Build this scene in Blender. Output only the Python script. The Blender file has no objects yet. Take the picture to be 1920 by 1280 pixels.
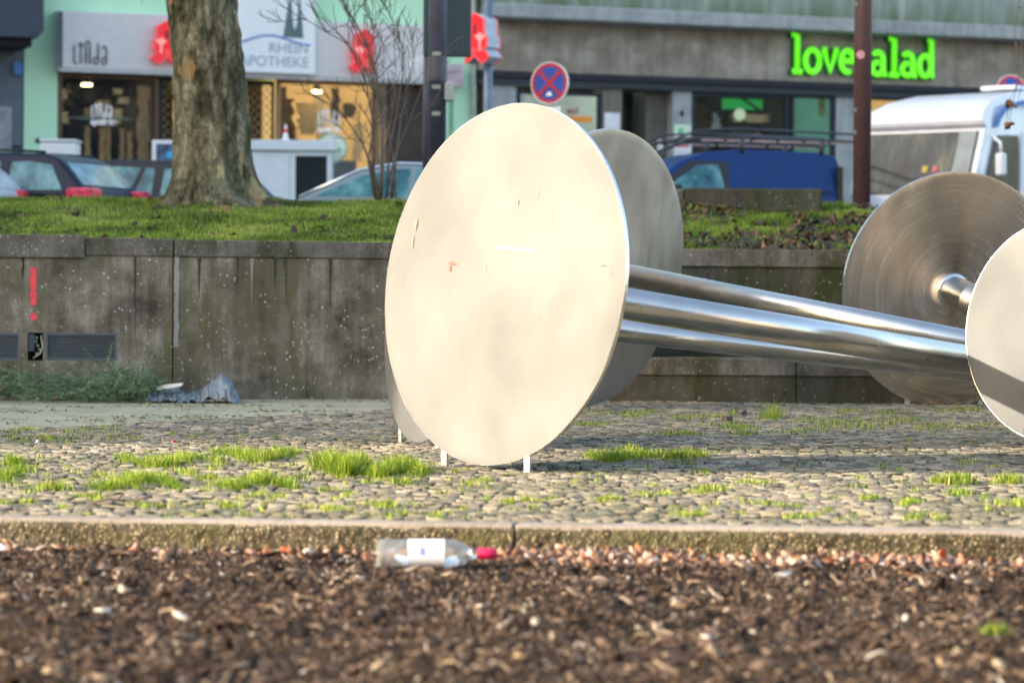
import bpy, bmesh, math, random
import numpy as np
from mathutils import Vector, Matrix
random.seed(7); RNG = np.random.default_rng(7)
C = bpy.context.scene.collection
R = math.radians
scene = bpy.context.scene

# ---------------------------------------------------------------- camera
F = 5333.0; EYE = 0.98; PITCH = math.atan(95 / F); ROLL = 0.0075
fwd = Vector((0, math.cos(PITCH), -math.sin(PITCH)))
up0 = Vector((0, math.sin(PITCH), math.cos(PITCH)))
rgt = Vector((1, 0, 0)) * math.cos(ROLL) + up0 * math.sin(ROLL)
upv = up0 * math.cos(ROLL) - Vector((1, 0, 0)) * math.sin(ROLL)
cam_d = bpy.data.cameras.new('camera'); cam = bpy.data.objects.new('camera', cam_d); C.objects.link(cam)
m = Matrix((rgt, upv, -fwd)).transposed().to_4x4(); m.translation = Vector((0, 0, EYE)); cam.matrix_world = m
cam_d.sensor_width = 36; cam_d.lens = 36 * F / 1920; cam_d.clip_start = 0.1; cam_d.clip_end = 2000
cam_d.dof.use_dof = True; cam_d.dof.focus_distance = 18.3; cam_d.dof.aperture_fstop = 2.4
scene.camera = cam
# ---------------------------------------------------------------- light
SUN_EL = R(14.5); SUN_H = Vector((0.96, 0.27)).normalized()      # horizontal travel direction of the light
LD = Vector((SUN_H.x * math.cos(SUN_EL), SUN_H.y * math.cos(SUN_EL), -math.sin(SUN_EL)))
w = bpy.data.worlds.new("World"); scene.world = w; w.use_nodes = True
nt = w.node_tree; sky = nt.nodes.new('ShaderNodeTexSky'); sky.sky_type = 'NISHITA'; sky.sun_disc = False
sky.sun_elevation = SUN_EL; sky.sun_rotation = math.atan2(-SUN_H.x, -SUN_H.y); sky.air_density = 1.0; sky.dust_density = 3.0; sky.ozone_density = 0.4
nt.links.new(sky.outputs[0], nt.nodes['Background'].inputs[0]); nt.nodes['Background'].inputs[1].default_value = 0.15
sd = bpy.data.lights.new('sun', 'SUN'); sd.energy = 2.4; sd.angle = R(0.6); sd.color = (1.0, 0.86, 0.68)
so = bpy.data.objects.new('sun', sd); C.objects.link(so); so.rotation_euler = LD.to_track_quat('-Z', 'Y').to_euler()
so.location = (-20, -8, 20)
scene.view_settings.view_transform = 'Standard'; scene.view_settings.look = 'None'
scene.view_settings.gamma = 1; scene.view_settings.exposure = 2.08
scene.render.resolution_x = 1024; scene.render.resolution_y = 682

# ---------------------------------------------------------------- pixel helpers (photo pixels -> points in the place)
def ray(px, py): return fwd + rgt * ((px - 960) / F) + upv * ((640 - py) / F)
def P(px, py, D):
    d = ray(px, py); return Vector((0, 0, EYE)) + d * (D / d.y)
def G(px, py, z=0.0):
    d = ray(px, py); return Vector((0, 0, EYE)) + d * ((z - EYE) / d.z)

# ---------------------------------------------------------------- materials
def nm(name):
    mt = bpy.data.materials.new(name); mt.use_nodes = True
    return mt, mt.node_tree, mt.node_tree.nodes['Principled BSDF']
def N(nt, t, **kw):
    n = nt.nodes.new(t)
    for k, v in kw.items():
        if k.startswith('i_'):
            n.inputs[int(k[2:]) if k[2:].isdigit() else k[2:]].default_value = v
        else: setattr(n, k, v)
    return n
def ramp(nt, fac, stops):
    r = nt.nodes.new('ShaderNodeValToRGB'); e = r.color_ramp.elements
    while len(e) < len(stops): e.new(0.5)
    for i, (p, c) in enumerate(stops):
        e[i].position = p; e[i].color = (c[0], c[1], c[2], 1) if not isinstance(c, (int, float)) else (c, c, c, 1)
    nt.links.new(fac, r.inputs[0]); return r.outputs[0]
def coord(nt, scale=(1, 1, 1), kind='Object'):
    tc = nt.nodes.new('ShaderNodeTexCoord'); mp = nt.nodes.new('ShaderNodeMapping'); mp.inputs['Scale'].default_value = scale
    nt.links.new(tc.outputs[kind], mp.inputs[0]); return mp.outputs[0]
def noise(nt, vec, sc, det=4, rough=0.55):
    n = N(nt, 'ShaderNodeTexNoise'); n.inputs['Scale'].default_value = sc; n.inputs['Detail'].default_value = det
    n.inputs['Roughness'].default_value = rough; nt.links.new(vec, n.inputs['Vector']); return n.outputs[0]
def mix(nt, fac, a, b, mode='MIX'):
    n = nt.nodes.new('ShaderNodeMix'); n.data_type = 'RGBA'; n.blend_type = mode
    for i, v in ((0, fac), (6, a), (7, b)):
        if isinstance(v, (int, float)): n.inputs[i].default_value = v
        elif isinstance(v, tuple): n.inputs[i].default_value = (v[0], v[1], v[2], 1)
        else: nt.links.new(v, n.inputs[i])
    return n.outputs[2]
def bump(nt, bs, h, strength=0.3, dist=0.02):
    b = nt.nodes.new('ShaderNodeBump'); b.inputs['Strength'].default_value = strength; b.inputs['Distance'].default_value = dist
    nt.links.new(h, b.inputs['Height']); nt.links.new(b.outputs[0], bs.inputs['Normal'])
def plain(name, col, rough=0.6, metal=0.0, var=0.15, sc=6, emit=0, ecol=None, bmp=0.0, spec=0.5):
    mt, nt, bs = nm(name); v = coord(nt); n = noise(nt, v, sc, 5)
    lo = tuple(c * (1 - var) for c in col); hi = tuple(min(1, c * (1 + var)) for c in col)
    c = ramp(nt, n, [(0.3, lo), (0.7, hi)]); nt.links.new(c, bs.inputs['Base Color'])
    bs.inputs['Roughness'].default_value = rough; bs.inputs['Metallic'].default_value = metal
    bs.inputs['Specular IOR Level'].default_value = spec
    if emit: 
        bs.inputs['Emission Color'].default_value = (*(ecol or col), 1); bs.inputs['Emission Strength'].default_value = emit
    if bmp: bump(nt, bs, noise(nt, v, sc * 8, 4), bmp)
    return mt
def paint(name, col, rough=0.25, coat=.6):
    mt, nt, bs = nm(name); v = coord(nt)
    c = ramp(nt, noise(nt, v, 3, 6, 0.7), [(0.3, tuple(x * 0.85 for x in col)), (0.75, tuple(min(1, x * 1.12) for x in col))])
    nt.links.new(c, bs.inputs['Base Color']); bs.inputs['Roughness'].default_value = rough; bs.inputs['Specular IOR Level'].default_value = .5 if coat > .3 else .2
    bs.inputs['Coat Weight'].default_value = coat; bs.inputs['Coat Roughness'].default_value = 0.08
    return mt
def steel(name, col=(0.72, 0.68, 0.62), rough=(0.34, 0.5), aniso=0.6, radial=True, stain=0.25, bmp=0.05, nz=(1, .35, 1), arot=0.0, rings=0):
    mt, nt, bs = nm(name); v = coord(nt)
    n1 = noise(nt, v, 1.6, 5, 0.6); n2 = noise(nt, coord(nt, nz), 5, 4, 0.5)
    c = ramp(nt, n1, [(0.3, tuple(x * (1 - stain) for x in col)), (0.6, col)])
    c = mix(nt, 0.4, c, ramp(nt, n2, [(0.25, tuple(x * (1 - stain * 0.8) for x in col)), (0.6, tuple(min(1, x * 1.06) for x in col))]))
    if rings:
        sx = N(nt, 'ShaderNodeSeparateXYZ'); nt.links.new(v, sx.inputs[0]); cm = N(nt, 'ShaderNodeCombineXYZ'); nt.links.new(sx.outputs[0], cm.inputs[0]); nt.links.new(sx.outputs[1], cm.inputs[1])
        ln = N(nt, 'ShaderNodeVectorMath', operation='LENGTH'); nt.links.new(cm.outputs[0], ln.inputs[0]); c1 = N(nt, 'ShaderNodeCombineXYZ'); nt.links.new(ln.outputs['Value'], c1.inputs[0])
        rg = noise(nt, c1.outputs[0], 26, 6, .7); c = mix(nt, rings, c, ramp(nt, rg, [(.36, .45), (.62, 1.0)]), 'MULTIPLY'); n2 = mix(nt, min(1, rings * 1.2), n2, rg)
    nt.links.new(c, bs.inputs['Base Color']); bs.inputs['Metallic'].default_value = 1
    r = N(nt, 'ShaderNodeMapRange'); nt.links.new(n2, r.inputs[0]); r.inputs[1].default_value = 0.3; r.inputs[2].default_value = 0.7
    r.inputs[3].default_value = rough[0]; r.inputs[4].default_value = rough[1]; nt.links.new(r.outputs[0], bs.inputs['Roughness'])
    bs.inputs['Anisotropic'].default_value = aniso; bs.inputs['Anisotropic Rotation'].default_value = arot
    if radial:
        t = N(nt, 'ShaderNodeTangent', direction_type='RADIAL', axis='Z'); nt.links.new(t.outputs[0], bs.inputs['Tangent'])
    if bmp: bump(nt, bs, noise(nt, v, 1.3, 2), bmp, 0.05)
    return mt
def attr_mat(name, stops, rough=0.8, attr='rnd', bmp=0.0, bsc=60, trans=0.0, spec=0.4, noise_mix=0.0):
    mt, nt, bs = nm(name); a = N(nt, 'ShaderNodeAttribute', attribute_name=attr)
    c = ramp(nt, a.outputs['Fac'], stops)
    v = coord(nt)
    if noise_mix: c = mix(nt, noise_mix, c, ramp(nt, noise(nt, v, bsc * 0.7, 5), [(0.3, 0.35), (0.7, 1.0)]), 'MULTIPLY')
    nt.links.new(c, bs.inputs['Base Color']); bs.inputs['Roughness'].default_value = rough; bs.inputs['Specular IOR Level'].default_value = spec
    if bmp: bump(nt, bs, noise(nt, v, bsc, 5), bmp, 0.01)
    if trans:
        tr = nt.nodes.new('ShaderNodeBsdfTranslucent'); nt.links.new(c, tr.inputs[0]); ms = nt.nodes.new('ShaderNodeMixShader')
        ms.inputs[0].default_value = trans; nt.links.new(bs.outputs[0], ms.inputs[1]); nt.links.new(tr.outputs[0], ms.inputs[2])
        nt.links.new(ms.outputs[0], nt.nodes['Material Output'].inputs[0])
    return mt
def glass_mat(name, tint=(0.9, 0.92, 0.92), through=0.8):
    mt, nt, bs = nm(name); bs.inputs['Base Color'].default_value = (0.03, 0.04, 0.045, 1); bs.inputs['Roughness'].default_value = 0.04; bs.inputs['Specular IOR Level'].default_value = .3
    tr = nt.nodes.new('ShaderNodeBsdfTransparent'); tr.inputs[0].default_value = (*tint, 1)
    v = coord(nt); f = ramp(nt, noise(nt, v, 0.6, 3), [(0.3, through - 0.12), (0.7, through + 0.12)])
    ms = nt.nodes.new('ShaderNodeMixShader'); nt.links.new(f, ms.inputs[0]); nt.links.new(bs.outputs[0], ms.inputs[1]); nt.links.new(tr.outputs[0], ms.inputs[2])
    nt.links.new(ms.outputs[0], nt.nodes['Material Output'].inputs[0]); return mt
def concrete(name, stops, streak=0.5, moss=None, speck=0.0, sc=1.0, bmp=0.4, lo=0.35):
    mt, nt, bs = nm(name); v = coord(nt)
    vs = coord(nt, (4.5, 4.5, 0.22)); base = ramp(nt, noise(nt, v, 2.2 * sc, 8, 0.65), stops)
    st = ramp(nt, noise(nt, vs, 1.6 * sc, 6, 0.7), [(0.35, lo), (0.65, 1.0)])
    c = mix(nt, streak, base, st, 'MULTIPLY')
    if moss:
        mf = ramp(nt, noise(nt, coord(nt, (2, 2, 0.6)), 0.9 * sc, 7, 0.7), [(0.48, 0), (0.62, 1)])
        c = mix(nt, mf, c, moss)
    fine = noise(nt, v, 45 * sc, 5, 0.7); c = mix(nt, 0.55, c, ramp(nt, fine, [(0.3, 0.35), (0.7, 1.0)]), 'MULTIPLY')
    if speck:
        vo = N(nt, 'ShaderNodeTexVoronoi', feature='F1'); vo.inputs['Scale'].default_value = 30; nt.links.new(v, vo.inputs['Vector'])
        dot = ramp(nt, vo.outputs['Distance'], [(0.20, 1), (0.32, 0)])
        sel = ramp(nt, N_sep(nt, vo.outputs['Color']), [(0.54, 0), (0.6, 1)])
        area = ramp(nt, noise(nt, v, 2.5, 5, 0.7), [(0.38, 0), (0.56, 1)])
        f = mix(nt, 1.0, mix(nt, 1.0, dot, sel, 'MULTIPLY'), area, 'MULTIPLY')
        sc2 = nt.nodes.new('ShaderNodeSeparateColor'); nt.links.new(vo.outputs['Color'], sc2.inputs[0]); c = mix(nt, f, c, ramp(nt, sc2.outputs[1], [(0.0, tuple(speck * q for q in (.22, .21, .19))), (0.7, tuple(speck * q for q in (.5, .48, .44))), (1.0, (speck, speck, speck * .95))]))
    nt.links.new(c, bs.inputs['Base Color']); bs.inputs['Roughness'].default_value = 0.9; bs.inputs['Specular IOR Level'].default_value = 0.25
    bump(nt, bs, fine, bmp, 0.02); return mt
def N_sep(nt, col):
    s = nt.nodes.new('ShaderNodeSeparateColor'); nt.links.new(col, s.inputs[0]); return s.outputs[0]

# ---------------------------------------------------------------- mesh helpers
class MB:
    def __init__(s): s.v = []; s.f = []
    def add(s, vs, fs):
        b = len(s.v); s.v += [tuple(p) for p in vs]; s.f += [tuple(i + b for i in f) for f in fs]
    def box(s, x0, x1, y0, y1, z0, z1):
        s.add([(x0, y0, z0), (x1, y0, z0), (x1, y1, z0), (x0, y1, z0), (x0, y0, z1), (x1, y0, z1), (x1, y1, z1), (x0, y1, z1)],
              [(0, 3, 2, 1), (4, 5, 6, 7), (0, 1, 5, 4), (1, 2, 6, 5), (2, 3, 7, 6), (3, 0, 4, 7)]); return s
    def prism(s, pts, y0, y1):
        """polygon in XZ extruded from y0 to y1"""
        n = len(pts); s.add([(x, y0, z) for x, z in pts] + [(x, y1, z) for x, z in pts],
              [tuple(range(n))[::-1], tuple(range(n, 2 * n))] + [(i, (i + 1) % n, n + (i + 1) % n, n + i) for i in range(n)]); return s
    def sideprism(s, pts, yf, inset=0):
        n = len(pts); s.add([(x, -yf(z), z) for x, z in pts] + [(x, yf(z), z) for x, z in pts],
              [tuple(range(n))[::-1], tuple(range(n, 2 * n))] + [(i, (i + 1) % n, n + (i + 1) % n, n + i) for i in range(n)]); return s
    def tube(s, pts, rad, seg=8, flat=None, cap=True):
        pts = [Vector(p) for p in pts]; n = len(pts)
        if isinstance(rad, (int, float)): rad = [rad] * n
        prev = None; base = len(s.v); vs = []
        for i, p in enumerate(pts):
            d = (pts[min(i + 1, n - 1)] - pts[max(i - 1, 0)])
            if d.length < 1e-9: d = Vector((0, 0, 1))
            d.normalize()
            if prev is None:
                a = Vector((0, 1, 0)) if abs(d.y) < 0.9 else Vector((1, 0, 0))
            else: a = prev
            a = (a - d * a.dot(d)).normalized(); b = d.cross(a); prev = a
            for k in range(seg):
                t = 2 * math.pi * k / seg; o = a * math.cos(t) + b * math.sin(t)
                q = p + o * rad[i]
                if flat is not None: q.y = p.y + (q.y - p.y) * flat
                vs.append(q)
        fs = [(i * seg + k, i * seg + (k + 1) % seg, (i + 1) * seg + (k + 1) % seg, (i + 1) * seg + k) for i in range(n - 1) for k in range(seg)]
        if cap: fs += [tuple(range(seg))[::-1], tuple(range((n - 1) * seg, n * seg))]
        s.add(vs, fs); return s
    def disc(s, c, r, axis='y', th=0.01, seg=48, sx=1.0):
        a = [(c[0] + r * sx * math.cos(2 * math.pi * k / seg), c[2] + r * math.sin(2 * math.pi * k / seg)) for k in range(seg)]
        return s.prism(a, c[1] - th / 2, c[1] + th / 2)
    def ring(s, c, r0, r1, y0, y1, seg=48):
        v = []; f = []
        for k in range(seg):
            t = 2 * math.pi * k / seg; cs, sn = math.cos(t), math.sin(t)
            for (r, y) in ((r0, y0), (r1, y0), (r1, y1), (r0, y1)): v.append((c[0] + r * cs, y, c[2] + r * sn))
        for k in range(seg):
            a = 4 * k; b = 4 * ((k + 1) % seg)
            for j in range(4): f.append((a + j, b + j, b + (j + 1) % 4, a + (j + 1) % 4))
        s.add(v, f); return s
    def build(s, name, mat, parent=None, smooth=False, bevel=0, loc=None, rz=0, label=None, sub=0):
        me = bpy.data.meshes.new(name); me.from_pydata(s.v, [], s.f); me.validate()
        bm = bmesh.new(); bm.from_mesh(me); bmesh.ops.recalc_face_normals(bm, faces=bm.faces); bm.to_mesh(me); bm.free()
        me.materials.append(mat); o = bpy.data.objects.new(name, me); C.objects.link(o)
        if smooth or bevel:
            me.polygons.foreach_set('use_smooth', [True] * len(me.polygons))
        if bevel:
            b = o.modifiers.new('bevel', 'BEVEL'); b.width = bevel; b.segments = 3; b.limit_method = 'ANGLE'; b.angle_limit = R(22); b.harden_normals = True
        if parent: o.parent = parent
        if loc is not None: o.location = loc
        if rz: o.rotation_euler.z = rz
        if label: o['label'] = label
        return o
def npmesh(name, V, Fc, mat, rnd=None, parent=None, smooth=False, loc=None):
    """V (n,3); Fc (m,k) array or list of arrays"""
    me = bpy.data.meshes.new(name); V = np.asarray(V, dtype=np.float32)
    Fl = Fc if isinstance(Fc, list) else [Fc]
    loops = np.concatenate([f.reshape(-1) for f in Fl]).astype(np.int32)
    tot = np.concatenate([np.full(len(f), f.shape[1]) for f in Fl]).astype(np.int32); st = np.concatenate([[0], np.cumsum(tot)[:-1]]).astype(np.int32)
    me.vertices.add(len(V)); me.vertices.foreach_set('co', V.reshape(-1)); me.loops.add(len(loops)); me.loops.foreach_set('vertex_index', loops)
    me.polygons.add(len(tot)); me.polygons.foreach_set('loop_start', st)
    me.polygons.foreach_set('loop_total', tot)
    if smooth: me.polygons.foreach_set('use_smooth', np.ones(len(tot), dtype=bool))
    me.update(calc_edges=True); me.validate()
    if rnd is not None:
        a = me.attributes.new('rnd', 'FLOAT', 'POINT'); a.data.foreach_set('value', np.asarray(rnd, dtype=np.float32))
    me.materials.append(mat); o = bpy.data.objects.new(name, me); C.objects.link(o)
    if parent: o.parent = parent
    if loc is not None: o.location = loc
    return o
def tag(o, label=None, cat=None, group=None, kind=None):
    if label: o['label'] = label
    if cat: o['category'] = cat
    if group: o['group'] = group
    if kind: o['kind'] = kind
    return o
def empty(name, loc, rz=0, label=None, cat=None, group=None):
    o = bpy.data.objects.new(name, None); C.objects.link(o); o.location = loc; o.rotation_euler.z = rz; o.empty_display_size = 0.2
    return tag(o, label, cat, group)
def struct(o): o['kind'] = 'structure'; return o
def text_part(name, txt, size, mat, parent, loc, rot=(R(90), 0, 0), extrude=0.01, bold=0.0, xs=1.0, label=None, align='LEFT'):
    cu = bpy.data.curves.new(name, 'FONT'); cu.body = txt; cu.size = size; cu.extrude = extrude; cu.offset = bold; cu.align_x = align
    t = bpy.data.objects.new('t', cu); me = bpy.data.meshes.new_from_object(t); bpy.data.objects.remove(t)
    me.name = name; me.materials.clear(); me.materials.append(mat)
    o = bpy.data.objects.new(name, me); C.objects.link(o); o.parent = parent; o.location = loc; o.rotation_euler = rot; o.scale = (xs, 1, 1)
    if label: o['label'] = label
    return o
def fbm2(x, y, seed=0, oct=4, f=1.0):
    r = np.random.default_rng(seed); out = 0; a = 1.0
    for i in range(oct):
        for k in range(3):
            th = r.uniform(0, 6.28); ph = r.uniform(0, 6.28)
            out = out + a * np.sin(f * (x * np.cos(th) + y * np.sin(th)) + ph + 1.3 * np.sin(0.7 * f * (y * np.cos(th) - x * np.sin(th)) + ph * 2)) / 3
        a *= 0.55; f *= 2.1
    return out
def arc(cx, cz, rx, rz, a0, a1, n=10):
    return [(cx + rx * math.cos(R(a0 + (a1 - a0) * i / n)), cz + rz * math.sin(R(a0 + (a1 - a0) * i / n))) for i in range(n + 1)]
def strokes(mb, lines, x0, z0, sx, sz, r, y, flat=0.5, seg=8):
    for i, ln in enumerate(lines):
        mb.tube([(x0 + a * sx, y - 0.0007 * i, z0 + b * sz) for a, b in ln], r, seg, flat)

# ================================================================= GROUND
ZR = 1.25      # height of the street above the sunken square
M_soil = concrete('soil', [(0.3, (0.05, 0.04, 0.028)), (0.7, (0.12, 0.1, 0.06))], 0.1, bmp=0.6)
M_ground = concrete('far_ground', [(0.3, (0.16, 0.15, 0.13)), (0.7, (0.26, 0.24, 0.2))], 0.1)
mb = MB(); mb.add([(-300, -300, -0.22), (300, -300, -0.22), (300, 300, -0.22), (-300, 300, -0.22)], [(0, 1, 2, 3)])
struct(mb.build('ground', M_ground))
# wall lines (x, y) on the ground
WL0, WL1 = Vector((-9.0, 23.0)), Vector((1.2, 26.35))      # long wall on the left
def wy(x): return WL0.y + (x - WL0.x) * (WL1.y - WL0.y) / (WL1.x - WL0.x)
LY = 25.35                                                   # low ledge wall on the right
# kerb line : front top edge
KA, KB = G(0, 973, 0), G(1920, 999, 0)
def ky(x): return KA.y + (x - KA.x) * (KB.y - KA.y) / (KB.x - KA.x)
# sheet under the paving
mb = MB(); mb.add([(-9, ky(-9) + 0.1, -0.03), (9, ky(9) + 0.1, -0.03), (9, 30, -0.03), (-9, 30, -0.03)], [(0, 1, 2, 3)])
M_joint, nt_, bs_ = nm('joint_soil'); v_ = coord(nt_)
c_ = ramp(nt_, noise(nt_, v_, 9, 6, 0.7), [(0.3, (0.012, 0.011, 0.008)), (0.55, (0.025, 0.022, 0.014)), (0.7, (0.04, 0.05, 0.012))])
nt_.links.new(c_, bs_.inputs['Base Color']); bs_.inputs['Roughness'].default_value = 1; bump(nt_, bs_, noise(nt_, v_, 60, 5), 0.8, 0.02)
struct(mb.build('paving_bed', M_joint))
# cobbles
pa, pb = G(0, 806, 0), G(735, 768, 0)                         # edge between the pale path and the cobbles
def path_edge(x): return pa.y + (x - pa.x) * (pb.y - pa.y) / (pb.x - pa.x)
xs_, ys_ = [], []
y = 10.6
row = 0
while y < 25.9:
    hw = 0.19 * y + 1.3; x = -hw + random.uniform(0, 0.1)
    while x < hw:
        wdt = random.uniform(0.062, 0.098); xx = x + wdt / 2
        a = 0.16 * abs(math.sin(math.pi * (xx + 0.35) / 1.5)) + 0.02 * math.sin(3.1 * xx + row * 0.4)
        yy = y + a
        ok = yy > ky(xx) + 0.17 and yy < (LY - 0.03)
        if xx < pb.x + 0.05: ok = ok and yy < path_edge(xx) - 0.03
        else: ok = ok and yy < wy(xx) - 0.05
        if ok: xs_.append((xx, yy, wdt))
        x += wdt + random.uniform(0.004, 0.009)
    y += 0.078 + random.uniform(-0.002, 0.003); row += 1
S = np.array(xs_); n = len(S)
print('cobbles', n)
K = 8; ang = np.arange(K) * 2 * np.pi / K + np.pi / 8
PX = np.array([1, .84, -.84, -1, -1, -.84, .84, 1.]); PY = np.array([.78, 1, 1, .78, -.78, -1, -1, -.78])
hx = (S[:, 2] * 0.5)[:, None]; hy = (0.0352 + RNG.uniform(-0.004, 0.005, n))[:, None]
jx = RNG.normal(0, 0.0026, (n, K)); jy = RNG.normal(0, 0.0022, (n, K)); rot = RNG.normal(0, 0.07, n)[:, None]
tiltx = RNG.normal(-0.01, 0.045, n)[:, None]; tilty = RNG.normal(0, 0.06, n)[:, None]; hgt = (RNG.normal(0, 0.0026, n) + 0.007 * fbm2(S[:, 0], S[:, 1], 3, 3, 1.6))[:, None]
verts = []
for sc_, z in ((1.0, -0.06), (1.0, -0.013), (0.93, 0.0), (0.6, 0.0012)):
    lx = PX[None] * hx * sc_ + jx * sc_; ly = PY[None] * hy * sc_ + jy * sc_
    rx = lx * np.cos(rot) - ly * np.sin(rot); ry = lx * np.sin(rot) + ly * np.cos(rot)
    zz = z + hgt + (rx * tiltx + ry * tilty if z > -0.05 else 0) + (RNG.normal(0, 0.0018, (n, K)) if z > -0.02 else 0)
    verts.append(np.stack([S[:, 0:1] + rx, S[:, 1:2] + ry, zz + 0 * rx], -1))
ctr = np.stack([S[:, 0], S[:, 1], 0.0015 + hgt[:, 0]], -1)[:, None]
V = np.concatenate(verts + [ctr], 1)
fb = []
for r_ in range(3):
    for k in range(K): fb.append((r_ * K + k, r_ * K + (k + 1) % K, (r_ + 1) * K + (k + 1) % K, (r_ + 1) * K + k))
ft = [(3 * K + k, 3 * K + (k + 1) % K, 4 * K) for k in range(K)]
off = (np.arange(n) * (4 * K + 1))[:, None, None]
Fq = (np.array(fb)[None] + off).reshape(-1, 4); Ft = (np.array(ft)[None] + off).reshape(-1, 3)
rn = np.repeat(RNG.uniform(0, 1, n), 4 * K + 1)
M_cob, nt_, bs_ = nm('cobble_stone'); v_ = coord(nt_)
a_ = N(nt_, 'ShaderNodeAttribute', attribute_name='rnd')
c_ = ramp(nt_, a_.outputs['Fac'], [(0.0, (0.15, 0.135, 0.115)), (0.3, (0.31, 0.27, 0.21)), (0.7, (0.50, 0.42, 0.30)), (1.0, (0.70, 0.58, 0.40))])
c_ = mix(nt_, 0.75, c_, ramp(nt_, noise(nt_, v_, 38, 6, 0.7), [(0.3, 0.4), (0.65, 1.0)]), 'MULTIPLY')
mossf = ramp(nt_, noise(nt_, v_, 1.1, 7, 0.7), [(0.42, 0.0), (0.62, 0.8)])
mossf2 = mix(nt_, 1.0, mossf, ramp(nt_, noise(nt_, v_, 14, 5, 0.7), [(0.35, 0.1), (0.6, 1.0)]), 'MULTIPLY')
c_ = mix(nt_, mossf2, c_, (0.085, 0.105, 0.03))
nt_.links.new(c_, bs_.inputs['Base Color']); bs_.inputs['Roughness'].default_value = 0.75
bump(nt_, bs_, noise(nt_, coord(nt_, (0.5, 1.6, 1)), 90, 6, 0.75), 1.0, 0.012)
e_ = N(nt_, 'ShaderNodeAttribute', attribute_name='dirt_shade'); c_ = mix(nt_, ramp(nt_, e_.outputs['Fac'], [(.15, 0), (.75, 1)]), c_, (0.022, 0.02, 0.013)); nt_.links.new(c_, bs_.inputs['Base Color'])  # joint dirt plus painted shade on the stones' lower sides
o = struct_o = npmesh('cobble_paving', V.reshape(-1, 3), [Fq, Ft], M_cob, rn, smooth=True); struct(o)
at_ = o.data.attributes.new('dirt_shade', 'FLOAT', 'POINT'); at_.data.foreach_set('value', np.tile(np.array([1.0] * 16 + [0.12] * 8 + [0.0] * 9, dtype=np.float32), n))
# pale path in front of the wall
M_path = concrete('pale_gravel', [(0.3, (0.42, 0.40, 0.27)), (0.7, (0.66, 0.62, 0.44))], 0.15, moss=None, bmp=0.7)
mb = MB(); nx = 60; pts = []
for i in range(nx + 1):
    x = -9 + (pb.x + 1.4 + 9) * i / nx
    e = path_edge(min(x, pb.x)) + (0.55 * max(0, x - pb.x)) + random.uniform(-0.03, 0.03)
    pts.append((x, min(e, wy(x) - 0.02), -0.004)); pts.append((x, wy(x) + 0.15, 0.0))
mb.add(pts, [(2 * i, 2 * i + 2, 2 * i + 3, 2 * i + 1) for i in range(nx)])
struct(mb.build('path', M_path))

# mulch bed
def mulch_z(x, y):
    d = np.maximum(0, ky(0) - y)
    return -0.125 + 0.022 * fbm2(x, y, 11, 4, 3.4) * np.clip(d * 4, 0.2, 1) - 0.004 * d
gx = np.linspace(-4.2, 4.2, 140); gy = np.linspace(3.2, ky(0) + 0.25, 150); GX, GY = np.meshgrid(gx, gy)
GZ = mulch_z(GX, GY) - 0.008
V = np.stack([GX, GY, GZ], -1).reshape(-1, 3); ii = np.arange(149 - 0)[:, None] * 140 + np.arange(139)[None]
ii = ii.reshape(-1); Fq = np.stack([ii, ii + 1, ii + 141, ii + 140], -1)
struct(npmesh('mulch_bed', V, Fq, M_soil, smooth=True))
def chips(name, n, xf, yf, L, W, mat, zoff=0.0, curl=0.3, tilt=0.5, rndlo=0, rndhi=1, th=0.004, zf=mulch_z):
    x, y = xf(n), yf(n); 
    l = RNG.uniform(*L, n); w_ = RNG.uniform(*W, n); a = RNG.uniform(0, 6.283, n)
    tx = RNG.normal(0, tilt, n); ty = RNG.normal(0, tilt * 0.8, n); cu = RNG.normal(0, curl, n)
    us = np.array([-1, -0.35, 0.35, 1.0]); hw = np.array([0.45, 1, 0.9, 0.35])
    vv = []
    for s_ in (-1, 1):
        for u, h in zip(us, hw):
            for q in (-1, 1):
                lx = u * l / 2; ly = q * h * w_ / 2 * (1 + RNG.normal(0, 0.15, n)); lz = cu * l * (u * u - 0.4) * 0.5 + s_ * th * 0.5 + np.abs(ly) * 0.0
                zz = lz + lx * np.sin(tx) + ly * np.sin(ty); lx2 = lx * np.cos(tx); ly2 = ly * np.cos(ty)
                vv.append(np.stack([x + lx2 * np.cos(a) - ly2 * np.sin(a), y + lx2 * np.sin(a) + ly2 * np.cos(a), zf(x, y) + zoff + zz + np.abs(np.sin(tx)) * l * 0.25], -1))
    V = np.stack(vv, 1)
    f = []
    for i in range(3):
        f += [(8 + 2 * i, 10 + 2 * i, 11 + 2 * i, 9 + 2 * i), (2 * i, 2 * i + 1, 2 * i + 3, 2 * i + 2), (2 * i, 2 * i + 2, 10 + 2 * i, 8 + 2 * i), (2 * i + 1, 9 + 2 * i, 11 + 2 * i, 2 * i + 3)]
    f += [(0, 8, 9, 1), (6, 7, 15, 14)]
    Fq = (np.array(f)[None] + (np.arange(n) * 16)[:, None, None]).reshape(-1, 4)
    return V.reshape(-1, 3), Fq, np.repeat(RNG.uniform(rndlo, rndhi, n), 16)
def xin(hw): return lambda n: RNG.uniform(-hw, hw, n)
M_bark = attr_mat('bark_chip', [(0.0, (0.024, 0.017, 0.013)), (0.45, (0.075, 0.052, 0.041)), (0.80, (0.145, 0.102, 0.080)), (0.91, (0.20, 0.14, 0.10)), (0.96, (0.42, 0.32, 0.22)), (0.985, (0.58, 0.46, 0.34)), (1.0, (0.75, 0.7, 0.62))], 0.95, bmp=0.5, bsc=90, noise_mix=0.5, spec=.08)
kk = ky(0)
yy_ = lambda n: 5.2 + (kk - 5.25) * RNG.uniform(0, 1, n) ** 0.9
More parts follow.
